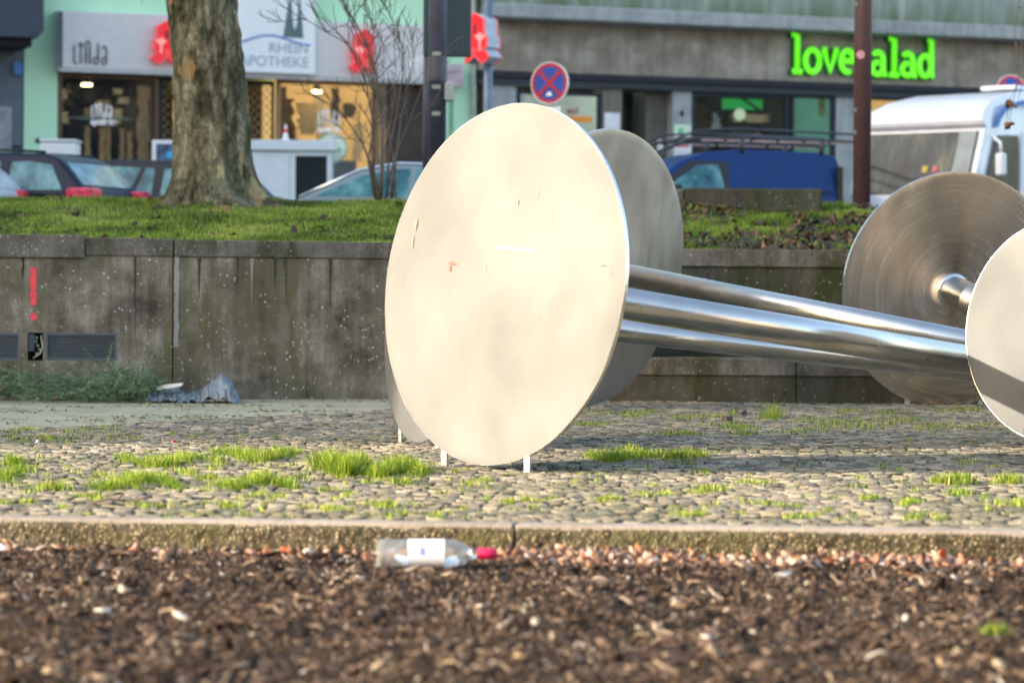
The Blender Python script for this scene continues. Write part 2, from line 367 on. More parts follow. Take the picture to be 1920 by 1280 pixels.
parts_ = [chips('a', 36000, lambda n: RNG.uniform(-1, 1, n) * 2.9, yy_, (0.014, 0.046), (0.008, 0.022), M_bark, 0.006, tilt=.28),
          chips('a', 46000, lambda n: RNG.uniform(-1, 1, n) * 2.9, yy_, (0.006, 0.022), (0.004, 0.012), M_bark, 0.012, tilt=.3),
          chips('a', 2600, lambda n: RNG.uniform(-1, 1, n) * 2.9, yy_, (0.05, 0.11), (0.005, 0.012), M_bark, 0.016, tilt=.2, rndlo=.3),
          chips('a', 1500, lambda n: RNG.uniform(-1, 1, n) * 2.9, yy_, (0.05, 0.10), (0.03, 0.06), M_bark, 0.014, tilt=.25, rndlo=.1)]
o_ = 0; Fs = []
for a_, b_, c_ in parts_: Fs.append(b_ + o_); o_ += len(a_)
Va = np.concatenate([p[0] for p in parts_]); Fa = np.concatenate(Fs); Ra = np.concatenate([p[2] for p in parts_])
# keep chips within the kerb line
keep = (Va.reshape(-1, 16, 3)[:, 0, 1] < ky(Va.reshape(-1, 16, 3)[:, 0, 0]) - 0.01)
Va = Va.reshape(-1, 16, 3)[keep].reshape(-1, 3); Ra = Ra.reshape(-1, 16)[keep].reshape(-1); nk = keep.sum(); Fa = Fa.reshape(-1, 14, 4)[:nk].reshape(-1, 4)
tag(npmesh('bark_mulch', Va, Fa, M_bark, Ra), 'brown bark mulch chips covering the bed in front of the kerb', 'mulch', kind='stuff')
# dry leaves gathered along the kerb
M_leaf = attr_mat('dry_leaf', [(0.0, (0.16, 0.07, 0.035)), (0.35, (0.36, 0.18, 0.10)), (0.6, (0.55, 0.36, 0.26)), (0.85, (0.68, 0.52, 0.42)), (0.97, (0.72, 0.64, 0.56)), (1.0, (0.65, 0.12, 0.03))], 0.55, trans=0.25)
def lx(n):
    q = RNG.uniform(0, 1, n); return np.where(q < 0.5, RNG.normal(0.38, 0.24, n), np.where(q < 0.78, RNG.normal(1.5, 0.4, n), RNG.uniform(-2.6, 2.6, n)))
lxs = lx(2200); dk = np.abs(RNG.normal(0, 0.18, 2200)) + 0.02
Vl, Fl_, Rl = chips('l', 2200, lambda n: lxs, lambda n: ky(lxs) - dk, (0.035, 0.085), (0.022, 0.05), M_leaf, 0.008, 0.45, 0.35, th=0.0012)
# banked up against the kerb
tag(npmesh('fallen_leaves', Vl, Fl_, M_leaf, Rl), 'pale pink and orange dry leaves banked up against the kerb', 'leaves', kind='stuff')

# kerb stones
M_kerb, nt_, bs_ = nm('exposed_aggregate'); v_ = coord(nt_)
vo = N(nt_, 'ShaderNodeTexVoronoi', feature='F1'); vo.inputs['Scale'].default_value = 62; nt_.links.new(v_, vo.inputs['Vector'])
cc = ramp(nt_, N_sep(nt_, vo.outputs['Color']), [(0.0, (0.09, 0.06, 0.03)), (0.5, (0.22, 0.16, 0.08)), (0.8, (0.34, 0.26, 0.13)), (1.0, (0.6, 0.5, 0.32))])
cc = mix(nt_, ramp(nt_, vo.outputs['Distance'], [(0.28, 0), (0.5, 1)]), cc, (0.045, 0.038, 0.02))
cc = mix(nt_, ramp(nt_, noise(nt_, v_, 3.5, 6, 0.7), [(0.45, 0), (0.65, 0.8)]), cc, (0.09, 0.085, 0.025))
nt_.links.new(cc, bs_.inputs['Base Color']); bs_.inputs['Roughness'].default_value = 0.6
inv = ramp(nt_, vo.outputs['Distance'], [(0.0, 1.0), (0.5, 0.0)]); bump(nt_, bs_, inv, 1.0, 0.012)
M_ktop = concrete('kerb_top', [(0.3, (0.3, 0.26, 0.22)), (0.7, (0.46, 0.41, 0.36))], 0.1, bmp=0.5)
kr = math.atan2(KB.y - KA.y, KB.x - KA.x)
segs = [(-1900, 962), (966, 3000)]
klabels = ['long mossy concrete kerb stone left of the joint under the bottle', 'long aggregate kerb stone right of the joint beside the bottle']
for (a, b), lb in zip(segs, klabels):
    A = G(a, 973 + 26 * a / 1920, 0); B = G(b, 973 + 26 * b / 1920, 0); L = (B - A).length
    e = empty('kerb_stone', (A.x, A.y, -0.18), kr, lb, 'kerb', 'kerb stones')
    # pebbly front with real relief
    nxk, nzk = int(L / 0.012), 14
    X = np.linspace(0, L, nxk); Z = np.linspace(0, 0.172, nzk); XX, ZZ = np.meshgrid(X, Z)
    YY = RNG.uniform(-0.006, 0.004, XX.shape) + 0.006 * fbm2(XX, ZZ * 3, 5, 3, 9); YY[-1] += 0.01; 
    Vk = np.stack([XX, YY, ZZ], -1).reshape(-1, 3); ii = (np.arange(nzk - 1)[:, None] * nxk + np.arange(nxk - 1)[None]).reshape(-1)
    npmesh('kerb_face', Vk, np.stack([ii, ii + 1, ii + nxk + 1, ii + nxk], -1), M_kerb, parent=e, smooth=True)
    MB().box(0.0, L, 0.008, 0.15, 0, 0.187).build('kerb_body', M_ktop, e, bevel=0.012)

# ---------------------------------------------------------------- walls
M_wall = concrete('mossy_concrete', [(0.36, (0.13, 0.115, 0.09)), (0.49, (0.31, 0.275, 0.22)), (0.62, (0.55, 0.50, 0.42))], 0.85, moss=(0.16, 0.15, 0.085), speck=0.6, bmp=0.7)
M_cap = concrete('dark_cap', [(0.3, (0.10, 0.09, 0.08)), (0.65, (0.34, 0.31, 0.27))], 0.5, moss=(0.08, 0.08, 0.045), speck=0.65, bmp=0.9)
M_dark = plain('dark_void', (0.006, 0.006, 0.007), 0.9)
M_louv = plain('louvre_metal', (0.11, 0.13, 0.15), 0.5, 0.2)
wall_a = math.atan2(WL1.y - WL0.y, WL1.x - WL0.x); cw, sw = math.cos(wall_a), math.sin(wall_a)
Wn = Vector((sw, -cw))
def Wp(px, py):
    """photo pixel -> (u, z) on the face of the long wall"""
    d = ray(px, py); t = ((WL0.x) * Wn.x + (WL0.y) * Wn.y) / (d.x * Wn.x + d.y * Wn.y)
    p = Vector((0, 0, EYE)) + d * t; return (p.x - WL0.x) * cw + (p.y - WL0.y) * sw, p.z
LW = (WL1 - WL0).length
wall = empty('retaining_wall', (WL0.x, WL0.y, 0), wall_a, 'long mossy concrete retaining wall with red paint mark and vents', 'wall')
WT = Wp(360, 450)[1]; capb = Wp(360, 482)[1]
uj = Wp(324, 600)[0]
g1 = (*Wp(85, 676), *Wp(220, 624)); g0 = (Wp(-120, 0)[0], g1[1], Wp(40, 0)[0], g1[3]); jb = (*Wp(52, 664), *Wp(82, 622))
# wall body built around the openings
mb = MB(); zb, zt = g1[1], g1[3]
ucut = [0, g0[0], g0[2], jb[0], jb[2], g1[0], g1[2], uj - 0.008]
mb.box(0, uj - 0.008, 0, 0.3, zt, capb); mb.box(0, uj - 0.008, 0, 0.3, -0.2, zb)
for i in (0, 2, 4, 6): mb.box(ucut[i], ucut[i + 1], 0, 0.3, zb, zt)
mb.box(0, uj, 0.12, 0.3, zb, zt)
mb.build('wall_panel', M_wall, wall)
MB().box(uj + 0.008, LW, 0, 0.3, -0.2, capb).build('wall_panel', M_wall, wall)
MB().box(uj - 0.009, uj + 0.009, 0.008, 0.28, -0.2, capb).build('joint', M_cap, wall)
ustep = Wp(158, 480)[0]
MB().box(0, ustep, -0.035, 0.32, capb - 0.02, WT + 0.03).build('coping', M_cap, wall, bevel=0.012)
MB().box(ustep + 0.004, uj, -0.012, 0.32, capb + 0.002, WT + 0.01).build('coping', M_cap, wall, bevel=0.012)
MB().box(uj + 0.012, LW, -0.02, 0.32, capb + 0.002, WT).build('coping', M_cap, wall, bevel=0.012)
def grille(u0, z0, u1, z1):
    g = MB(); t = 0.02
    g.box(u0, u1, 0.0, 0.05, z0, z0 + t); g.box(u0, u1, 0.0, 0.05, z1 - t, z1); g.box(u0, u0 + t, 0.001, 0.05, z0 + t, z1 - t); g.box(u1 - t, u1, 0.001, 0.05, z0 + t, z1 - t)
    ns = 11
    fr = g.build('ventilation_grille', M_louv, wall)
    s_ = MB()
    for k in range(ns):
        z = z0 + t + (z1 - z0 - 2 * t) * (k + 0.5) / ns
        s_.prism([(0, 0)] * 0 + [(u0 + t, z - 0.006), (u1 - t, z - 0.006), (u1 - t, z + 0.004), (u0 + t, z + 0.004)], 0.012, 0.04)
    s_.build('slats', M_louv, fr); MB().box(u0 + t, u1 - t, 0.045, 0.06, z0 + t, z1 - t).build('backing', M_dark, fr)
grille(*g0); grille(*g1)
MB().box(jb[0], jb[2], 0.09, 0.11, zb, zt).build('socket_recess', M_dark, wall)
MB().box(jb[0] + 0.01, jb[0] + 0.06, 0.0, 0.08, zb + 0.08, zt - 0.01).build('socket_cover', plain('blue_plastic', (0.04, 0.055, 0.09), 0.4), wall, bevel=0.006)
c_ = MB().tube([(jb[2] - 0.02, 0.03, zt - 0.02), (jb[2] - 0.005, 0.01, zt - 0.12), (jb[2] - 0.03, 0.01, zb + 0.06), (jb[0] + 0.05, 0.03, zb + 0.02)], 0.008, 8)
c_.build('cable', plain('grey_cable', (0.3, 0.3, 0.28), 0.5), wall, smooth=True)
for k in range(5):
    MB().disc((jb[0] + 0.07 + random.uniform(0, .05), 0.06, zb + 0.06 + 0.035 * k), 0.014, th=0.05, seg=10).build('connector', plain('brass_grey', (0.28, 0.27, 0.2), 0.5), wall)
# white scrape along the joint, red exclamation mark
M_drip = concrete('drip_stain', [(0.3, (0.05, 0.045, 0.035)), (0.7, (0.10, 0.09, 0.07))], 0.3)
M_dripl = concrete('pale_drip', [(0.3, (0.35, 0.33, 0.28)), (0.7, (0.5, 0.47, 0.4))], 0.3)
M_lime = concrete('lime_stain', [(0.3, (0.30, 0.30, 0.29)), (0.7, (0.5, 0.5, 0.48))], 0.3)
def blob(name, pts, y, mat, par, wob=0.004):
    s_ = MB(); q = []
    for (x, z) in pts: q.append((x + random.uniform(-wob, wob), z + random.uniform(-wob, wob)))
    s_.prism(q, y - 0.001, y + 0.0015); return s_.build(name, mat, par)
def strip_pts(u, z0, z1, w_, n=14, taper=1):
    return [(u - w_ / 2 * (1 + random.uniform(-.25, .25)), z0 + (z1 - z0) * i / n) for i in range(n + 1)] + [(u + w_ / 2 * (1 + random.uniform(-.25, .25)), z1 - (z1 - z0) * i / n) for i in range(n + 1)]
blob('lime_streak', strip_pts(uj + 0.032, Wp(324, 650)[1], Wp(324, 480)[1], 0.04, 26), -0.003, M_lime, wall, .006)
for i in range(46):
    u_ = random.uniform(.3, LW - .3); l_ = random.uniform(.12, .8) ** 1.3; w_ = random.uniform(.008, .03)
    if abs(u_ - uj) < .12: continue
    blob('drip_stain', [(u_ - w_, capb - .004)] + [(u_ - w_ * random.uniform(.3, 1) * (1 - k / 7), capb - l_ * k / 6) for k in range(1, 6)] + [(u_, capb - l_)] + [(u_ + w_ * random.uniform(.3, 1) * (1 - k / 7), capb - l_ * k / 6) for k in range(5, 0, -1)] + [(u_ + w_, capb - .004)], -0.0012, M_drip if random.random() < .85 else M_dripl, wall, .002)
M_red = plain('red_spray_paint', (0.85, 0.07, 0.09), 0.6, var=0.25, sc=40)
a0 = Wp(63, 502); a1 = Wp(62, 572)
EXPT = [(a0[0] - .03, a0[1]), (a0[0] + .03, a0[1]), (a0[0] + .028, a0[1] - .15), (a1[0] + .018, a1[1]), (a1[0] - .018, a1[1]), (a0[0] - .02, a0[1] - .17)]; blob('exclamation_mark', strip_pts(a0[0] - .002, a1[1], a0[1], .05, 22), -0.003, M_red, wall, .006)
a2 = Wp(63, 594); blob('exclamation_mark_dot', [(a2[0] + .032 * math.cos(t * .7), a2[1] + .032 * math.sin(t * .7)) for t in range(9)], -0.003, M_red, wall, .003)

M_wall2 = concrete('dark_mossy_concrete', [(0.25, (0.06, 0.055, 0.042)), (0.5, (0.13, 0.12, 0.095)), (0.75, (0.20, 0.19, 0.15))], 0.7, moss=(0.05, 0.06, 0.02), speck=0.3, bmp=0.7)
uw = empty('upper_wall', (1.21, 27.2, 0), 0, 'upper dark concrete wall below the leafy bank on the right', 'wall')
zt2 = P(1450, 468, 27.2).z
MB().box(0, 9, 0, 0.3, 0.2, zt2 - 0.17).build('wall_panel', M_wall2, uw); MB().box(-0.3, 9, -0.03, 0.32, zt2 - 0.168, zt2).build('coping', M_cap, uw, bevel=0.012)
lwz = P(1450, 672, LY).z
lw = empty('ledge_wall', (0.85, LY, 0), 0, 'low dark concrete ledge wall behind the tubes', 'wall')
for a, b in ((0.0, 1.68), (1.69, 4.9), (4.91, 9)):
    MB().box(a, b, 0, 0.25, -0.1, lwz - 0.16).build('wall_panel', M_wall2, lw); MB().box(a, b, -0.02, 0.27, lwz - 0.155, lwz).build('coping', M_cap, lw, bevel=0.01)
M_bank = concrete('bank_soil', [(0.3, (0.04, 0.035, 0.02)), (0.7, (0.08, 0.085, 0.03))], 0.1, moss=(0.05, 0.085, 0.015), bmp=0.8)
mb = MB(); mb.box(0.85, 10, LY + 0.26, 27.19, 0.0, lwz - 0.02); struct(mb.build('planting_strip', M_bank))

# ---------------------------------------------------------------- bank, street
CRY = 31.6
def crest_z(x): return 1.955 + 0.02 * np.sin(x * 1.3) + 0.015 * np.sin(x * 3.7 + 1)
def base_y(x): return np.where(x < 1.2, wy(x) + 0.28, 27.45)
def bank_z(x, t):
    z0 = np.where(x < 1.2, WT - 0.02, zt2 - 0.03); s_ = t * t * (3 - 2 * t) * 0.35 + t * 0.65
    return z0 + (crest_z(x) - z0) * s_ + 0.025 * fbm2(x, t * 5, 21, 4, 2.5) * np.minimum(1, t * 6)
gx = np.linspace(-9, 10, 240); gt = np.linspace(0, 1.0, 50); GX, GT = np.meshgrid(gx, gt)
GYb = base_y(GX) + (CRY - base_y(GX)) * GT
V = np.stack([GX, GYb, bank_z(GX, GT)], -1).reshape(-1, 3); ii = (np.arange(49)[:, None] * 240 + np.arange(239)[None]).reshape(-1)
struct(npmesh('grass_bank', V, np.stack([ii, ii + 1, ii + 241, ii + 240], -1), M_bank, smooth=True))
M_asph = concrete('asphalt', [(0.3, (0.04, 0.04, 0.042)), (0.7, (0.065, 0.065, 0.065))], 0.05)
M_slab = concrete('pavement_slabs', [(0.3, (0.2, 0.2, 0.19)), (0.7, (0.3, 0.29, 0.28))], 0.1)
mb = MB(); mb.box(-60, 60, 32.3, 47.5, -0.2, ZR); struct(mb.build('road', M_asph))
mb = MB(); mb.box(-60, 60, 47.5, 110, -0.2, ZR + 0.13); struct(mb.build('pavement', M_slab))
mb = MB(); V = []
mb.add([(-9, CRY, 1.93), (10, CRY, 1.93), (10, 32.31, ZR + 0.1), (-9, 32.31, ZR + 0.1)], [(0, 1, 2, 3)]); struct(mb.build('verge', M_bank))

def blades(x, y, z, h, wd, lean=0.5, mat=None, name='g', rnd=None, seg=2, parent=None, out=None):
    n = len(x); a = RNG.uniform(0, 6.283, n); la = RNG.uniform(0, 6.283, n) if out is None else np.arctan2(out[1], out[0]) + RNG.normal(0, .7, n); ln = np.abs(RNG.normal(0, lean, n))
    h = h * np.ones(n); dx, dy = np.cos(a) * wd, np.sin(a) * wd
    b0 = np.stack([x - dx, y - dy, z - 0.006 + 0 * x], -1); b1 = np.stack([x + dx, y + dy, z - 0.006 + 0 * x], -1)
    mx = x + np.cos(la) * ln * h * 0.3; my = y + np.sin(la) * ln * h * 0.3; mz = z + h * 0.6
    m0 = np.stack([mx - dx * .8, my - dy * .8, mz], -1); m1 = np.stack([mx + dx * .8, my + dy * .8, mz], -1)
    t = np.stack([x + np.cos(la) * ln * h, y + np.sin(la) * ln * h, z + h * np.clip(1 - ln * 0.35, .4, 1)], -1)
    V = np.stack([b0, b1, m0, m1, t], 1).reshape(-1, 3); o = (np.arange(n) * 5)[:, None]
    Fq = np.array([[0, 1, 3, 2]]) + o; Ft = np.array([[2, 3, 4]]) + o
    r_ = RNG.uniform(0, 1, n) if rnd is None else rnd
    return npmesh(name, V, [Fq, Ft], mat, np.repeat(r_, 5), parent)
M_lawn = attr_mat('lawn_blade', [(0.0, (0.06, 0.075, 0.012)), (0.35, (0.18, 0.28, 0.03)), (0.7, (0.36, 0.46, 0.06)), (1.0, (0.55, 0.52, 0.17))], 0.55, trans=0.35)
nb = 190000; x = RNG.uniform(-7.4, 7.6, nb); t = RNG.uniform(0.0, 1.03, nb)
dens = fbm2(x * 1.0, t * 5, 33, 4, 1.7); pr = np.where(x < 1.1, dens > -0.75, (dens > 0.12)) | (RNG.uniform(0, 1, nb) < np.where(x < 1.1, .25, .08))
x, t, dens = x[pr], t[pr], dens[pr]
yb = base_y(x) + (CRY - base_y(x)) * t; z = bank_z(x, np.minimum(t, 1))
hh = (0.022 + 0.035 * np.clip(fbm2(x, t * 5, 71, 4, 5.0) + .4, 0, 1.6)) * RNG.uniform(0.5, 1.4, len(x))
rr = np.clip(0.42 + 0.30 * fbm2(x, t * 5, 41, 4, 3.2) + RNG.normal(0, 0.2, len(x)), 0, 1)
tag(blades(x, yb, z, hh, 0.005, 0.8, M_lawn, 'lawn', rr), 'short green winter lawn covering the bank above the wall', 'grass', kind='stuff')
# dead leaves on the bank
M_dleaf = attr_mat('dark_dead_leaf', [(0.0, (0.03, 0.018, 0.014)), (0.6, (0.09, 0.045, 0.03)), (0.9, (0.2, 0.1, 0.05)), (1.0, (0.4, 0.2, 0.09))], 0.6)
def zb_(x, y): return bank_z(x, np.clip((y - base_y(x)) / (CRY - base_y(x)), 0, 1))
nl = 2300; lxx = np.where(RNG.uniform(0, 1, nl) < 0.93, RNG.uniform(1.2, 7.4, nl), RNG.uniform(-7, 1.2, nl)); lt = RNG.uniform(0, 1, nl)
kp = (fbm2(lxx, lt * 5, 33, 4, 1.7) < 0.25) | (lxx < 1.2); lxx, lt = lxx[kp], lt[kp]; lyy = base_y(lxx) + (CRY - base_y(lxx)) * lt
Vl, Fl_, Rl = chips('d', len(lxx), lambda n: lxx, lambda n: lyy, (0.05, 0.11), (0.03, 0.07), M_dleaf, 0.025, .5, .5, th=0.0012, zf=zb_)
tag(npmesh('dead_leaves', Vl, Fl_, M_dleaf, Rl), 'dark dead leaves lying in patches on the right bank', 'leaves', kind='stuff')
# dark concrete block on the crest
bk = empty('concrete_block', P(1415, 378, 30.9), 0, 'dark mossy concrete block on the crest in front of the blue van', 'block')
MB().box(-0.76, 0.72, -0.1, 0.2, -0.12, 0.14).build('block_body', M_wall2, bk, bevel=0.02)
MB().box(-1.0, -0.765, -0.02, 0.2, -0.12, 0.13).build('block_end', M_cap, bk, bevel=0.02)

# ---------------------------------------------------------------- grass between the cobbles
M_tuft = attr_mat('tuft_blade', [(0.0, (0.025, 0.055, 0.005)), (0.3, (0.10, 0.20, 0.012)), (0.62, (0.26, 0.39, 0.022)), (0.85, (0.50, 0.55, 0.06)), (1.0, (0.62, 0.48, 0.22))], 0.45, trans=0.35)
def tuft(px0, px1, py0, py1, n, h, name='grass_clump', lb=None):
    """tussocks along a strip between two photo columns and rows, blades leaning outwards"""
    m_ = max(3, int((px1 - px0) / 9)); cs = []
    for i in range(m_):
        t = (i + .5) / m_; cs.append((px0 + (px1 - px0) * t, py0 + (py1 - py0) * (.5 + .38 * math.sin(t * 7 + px0)), random.uniform(.45, 1.0) * (0.55 + .45 * math.sin(math.pi * t))))
    c = RNG.integers(0, m_, n); c = np.array(cs)[c]; px = c[:, 0] + RNG.normal(0, 8, n); py = c[:, 1] + RNG.normal(0, 2.2, n)
    q = [G(a, b, 0) for a, b in zip(px, py)]; q0 = [G(a, b, 0) for a, b in zip(c[:, 0], c[:, 1])]
    x = np.array([v.x for v in q]); y = np.array([v.y for v in q]); cx_ = np.array([v.x for v in q0]); cy_ = np.array([v.y for v in q0])
    hs = h * c[:, 2] * RNG.uniform(0.25, 1.25, n)
    rn_ = np.clip(.15 + .55 * RNG.uniform(0, 1, n) ** 1.2 + .3 * (hs / h - .4) + (RNG.uniform(0, 1, n) < .05) * .6, 0, 1)
    o = blades(x, y, np.zeros(n), hs, 0.0017, 1.05, M_tuft, name, rn_, out=(x - cx_, (y - cy_)))
    return tag(o, lb, 'grass clump', 'grass clumps growing between the cobbles')
for a in [(595, 690, 872, 890, 2600, 0.16, 'tallest bright grass clump left of the big disc'),
          (685, 795, 878, 893, 2600, 0.12, 'broad grass clump nearest the left foot of the big disc'),
          (225, 400, 858, 876, 2200, 0.08, 'long low grass clump between the cobbles at left, in the sunlight'),
          (400, 560, 848, 866, 2400, 0.09, 'bright grass clump stretched along the edge of the shade'),
          (170, 340, 898, 920, 2200, 0.085, 'ragged grass clump with brown twig beside it'),
          (415, 552, 900, 918, 1700, 0.095, 'dark green grass clump in front of the tallest clump'),
          (0, 40, 862, 908, 1900, 0.10, 'grass clump cut off by the left picture edge'),
                    (1105, 1225, 852, 865, 1900, 0.10, 'yellow lit grass clump right of the big disc'),
          (1432, 1462, 783, 786, 300, 0.16, 'spiky grass clump in the shade before the ledge wall'),
          ]:
    tuft(*a[:6], lb=a[6])
# small shoots: one sheet of them
x, y, hs = [], [], []
def shoots(px, py, k, h, sp=9):
    for _ in range(k):
        q = G(px + random.gauss(0, sp), py + random.gauss(0, 1.4), 0); x.append(q.x); y.append(q.y); hs.append(h * random.uniform(.4, 1.2))
for px, py in [(450, 950), (635, 955), (710, 948), (490, 932), (1120, 940), (1020, 940), (925, 942), (885, 905), (1140, 938), (1320, 922), (1405, 905), (1715, 945), (1890, 945), (1495, 970), (1725, 972), (1285, 968), (1435, 948), (1225, 930), (1340, 915), (380, 900), (740, 905), (165, 935), (270, 948), (20, 945), (345, 885), (700, 950), (1610, 935), (1780, 925)]:
    for _ in range(3): shoots(px + random.uniform(-35, 35), py + random.uniform(-3, 3), 45, 0.035, 10)
for _ in range(260):
    py = random.choice([random.uniform(770, 830), random.uniform(840, 975), random.uniform(880, 975)]); px = random.uniform(0, 1920)
    if py < 806 and px < 1000: continue
    shoots(px, py, random.randint(8, 40), random.uniform(.012, .035), random.uniform(4, 14))
for px, py in [(1160, 780), (1240, 778), (1290, 782), (1520, 790), (1620, 775), (1580, 800), (1680, 790), (1350, 800), (1090, 800), (1800, 800), (1450, 812), (1250, 815), (1800, 770)]:
    for _ in range(5): shoots(px + random.uniform(-55, 55), py + random.uniform(-5, 5), 60, 0.04, 16)
for q0_, q1_, q2_, q3_ in ((595, 795, 868, 896), (225, 400, 852, 880), (400, 560, 846, 870), (150, 360, 890, 926), (400, 560, 894, 922), (0, 60, 855, 912), (1090, 1330, 848, 868)):
    for _ in range(26): shoots(random.uniform(q0_ - 20, q1_ + 20), random.uniform(q2_ - 2, q3_ + 3), 22, random.uniform(.012, .045), 9)
for a_, b_ in ((92, 919), (1280, 858), (1300, 856), (1250, 858), (1780, 904), (1800, 906), (1890, 904)):
    for _ in range(4): shoots(a_ + random.uniform(-18, 18), b_ + random.uniform(-2, 2), 70, .06, 12)
for _ in range(60): shoots(random.uniform(0, 260), random.uniform(800, 830), 12, .03, 10)
tag(blades(np.array(x), np.array(y), np.zeros(len(x)), np.array(hs), 0.0022, 0.8, M_tuft, 'grass_shoots'), 'short grass and moss shoots sprouting in the cobble joints', 'grass', kind='stuff')
# green shoot in the mulch, weeds at kerb
q = G(1868, 1195, -0.13); n = 260
o = blades(q.x + RNG.normal(0, 0.022, n), q.y + RNG.normal(0, 0.02, n), mulch_z(np.full(n, q.x), np.full(n, q.y)), 0.05 * RNG.uniform(.5, 1.2, n), 0.003, .8, M_tuft, 'grass_tuft')
tag(o, 'small green grass tuft alone in the mulch at lower right', 'grass tuft')
q = G(272, 1003, -0.1); n = 60
o = blades(q.x + RNG.normal(0, 0.02, n), q.y - .03 + RNG.normal(0, 0.01, n), mulch_z(np.full(n, q.x), np.full(n, q.y)), 0.09 * RNG.uniform(.5, 1.2, n), 0.004, .8, M_tuft, 'weed')
tag(o, 'yellow green weed growing at the foot of the kerb', 'weed')

# ================================================================= SCULPTURE
M_face = steel('brushed_steel_face', (0.187, 0.193, 0.196), (0.65, 0.82), 0.0, stain=0.08, bmp=0.05, nz=(.28, .24, .26), rings=.16)
M_back = steel('weathered_steel_face', (0.68, 0.61, 0.53), (0.17, 0.32), 0.95, stain=0.25, bmp=0.03, rings=.38)
M_grey = steel('dull_steel_face', (0.63, 0.60, 0.59), (0.28, 0.38), 0.3, stain=0.16, bmp=0.02)
M_tube = steel('polished_tube_steel', (0.62, 0.60, 0.57), (0.22, 0.28), 0.3, radial=False, stain=0.15, bmp=0.0)
M_rim = steel('rim_steel', (0.7, 0.7, 0.7), (0.2, 0.3), 0, radial=False, stain=0.1, bmp=0)
M_foot = plain('foot_steel', (0.34, 0.32, 0.28), 0.6, 0.3, var=.35, sc=30)
M_chalk = plain('limescale', (0.42, 0.42, 0.43), 0.7, 0.2, 0.4, 8)
def dumbbell(name, c, nrm, Rr, length, endR, tube_r, label, group, face, feet=(-.35, .35), collar=False, foot_h=None, tdir=None):
    """disc with outward normal nrm, tube leaving on the other side"""
    nrm = Vector(nrm).normalized()
    root = empty(name, (c[0], c[1], 0), 0, label, 'sculpture', group)
    zc = c[2]
    q = nrm.to_track_quat('Z', 'Y'); ax = -Vector(tdir).normalized() if tdir else nrm; qt = ax.to_track_quat('Z', 'Y')
    def placet(o): o.location = (0, 0, zc); o.rotation_mode = 'QUATERNION'; o.rotation_quaternion = qt
    def place(o): o.location = (0, 0, zc); o.rotation_mode = 'QUATERNION'; o.rotation_quaternion = q
    def disc_mesh(r, z0, dirn, nm_, mt):
        bm = bmesh.new(); seg = 160; rings = [0.0, 0.12, 0.3, 0.5, 0.7, 0.85, 0.95, 0.985, 1.0]; top = []; bot = []
        for rr_ in rings:
            hgt_ = 0.012 * (1 - rr_ * rr_) if rr_ < 0.99 else -0.0015
            if rr_ == 0: top.append([bm.verts.new((0, 0, hgt_ + z0 + .014))]); bot.append([bm.verts.new((0, 0, z0 - hgt_ - .014))]); continue
            top.append([bm.verts.new((r * rr_ * math.cos(2 * math.pi * k / seg), r * rr_ * math.sin(2 * math.pi * k / seg), z0 + .014 + hgt_)) for k in range(seg)])
            bot.append([bm.verts.new((r * rr_ * math.cos(2 * math.pi * k / seg), r * rr_ * math.sin(2 * math.pi * k / seg), z0 - .014 - hgt_)) for k in range(seg)])
        for rg, fl in ((top, False), (bot, True)):
            for k in range(seg):
                f = [rg[0][0], rg[1][k], rg[1][(k + 1) % seg]]; bm.faces.new(f[::-1] if fl else f)
            for i in range(1, len(rings) - 1):
                for k in range(seg):
                    f = [rg[i][k], rg[i + 1][k], rg[i + 1][(k + 1) % seg], rg[i][(k + 1) % seg]]; bm.faces.new(f[::-1] if fl else f)
        for f in bm.faces: f.smooth = True
        me = bpy.data.meshes.new(nm_); bm.to_mesh(me); bm.free(); me.materials.append(mt); o = bpy.data.objects.new(nm_, me); C.objects.link(o); o.parent = root; place(o)
        s_ = MB(); v = []; f = []
        for k in range(seg):
            t = 2 * math.pi * k / seg
            for (rr_, zz) in ((r * 0.998, z0 - .0115), (r + .003, z0 - .0115), (r + .003, z0 + .0115), (r * 0.998, z0 + .0115)): v.append((rr_ * math.cos(t), rr_ * math.sin(t), zz))
        for k in range(seg):
            a, b = 4 * k, 4 * ((k + 1) % seg)
            for j in (0, 1, 2): f.append((a + j, b + j, b + j + 1, a + j + 1))
        s_.add(v, f); e_ = s_.build('rim', M_rim, o); return o
    d = disc_mesh(Rr, 0, 1, 'disc', face)
    s_ = MB(); seg = 40
    s_.tube([(0, 0, -0.02), (0, 0, -length)], tube_r, seg); o = s_.build('tube', M_tube, root); placet(o)
    for p in o.data.polygons: p.use_smooth = len(p.vertices) == 4
    s_ = MB(); s_.tube([(0, 0, -0.018), (0, 0, -0.03), (0, 0, -0.045)], [tube_r + .02, tube_r + .018, tube_r + .001], seg); o = s_.build('weld_collar', M_rim, root, smooth=True); place(o)
    if collar:
        s_ = MB(); s_.tube([(0, 0, -0.28), (0, 0, -0.30), (0, 0, -0.42)], [tube_r + .001, tube_r + .022, tube_r + .022], seg); o = s_.build('sleeve', M_rim, root, smooth=False); placet(o)
    if endR: de = disc_mesh(endR, -length, -1, 'end_disc', face); placet(de)
    # feet: short posts straight under the rim, along the disc's horizontal direction
    hd = Vector((0, 0, 1)).cross(nrm).normalized()
    updir = nrm.cross(hd); 
    for fo in feet:
        zr = zc - math.sqrt(Rr * Rr - fo * fo) * abs(updir.z)
        pr = hd * fo - updir * math.sqrt(Rr * Rr - fo * fo)
        s_ = MB(); w_ = .024; a_ = math.atan2(hd.y, hd.x)
        s_.prism([(-w_, 0), (w_, 0), (w_, zr + .03), (-w_, zr + .03)], -0.007, 0.007)
        f_ = s_.build('foot', M_foot, root, bevel=0.003); f_.location = (pr.x, pr.y, 0); f_.rotation_euler.z = a_
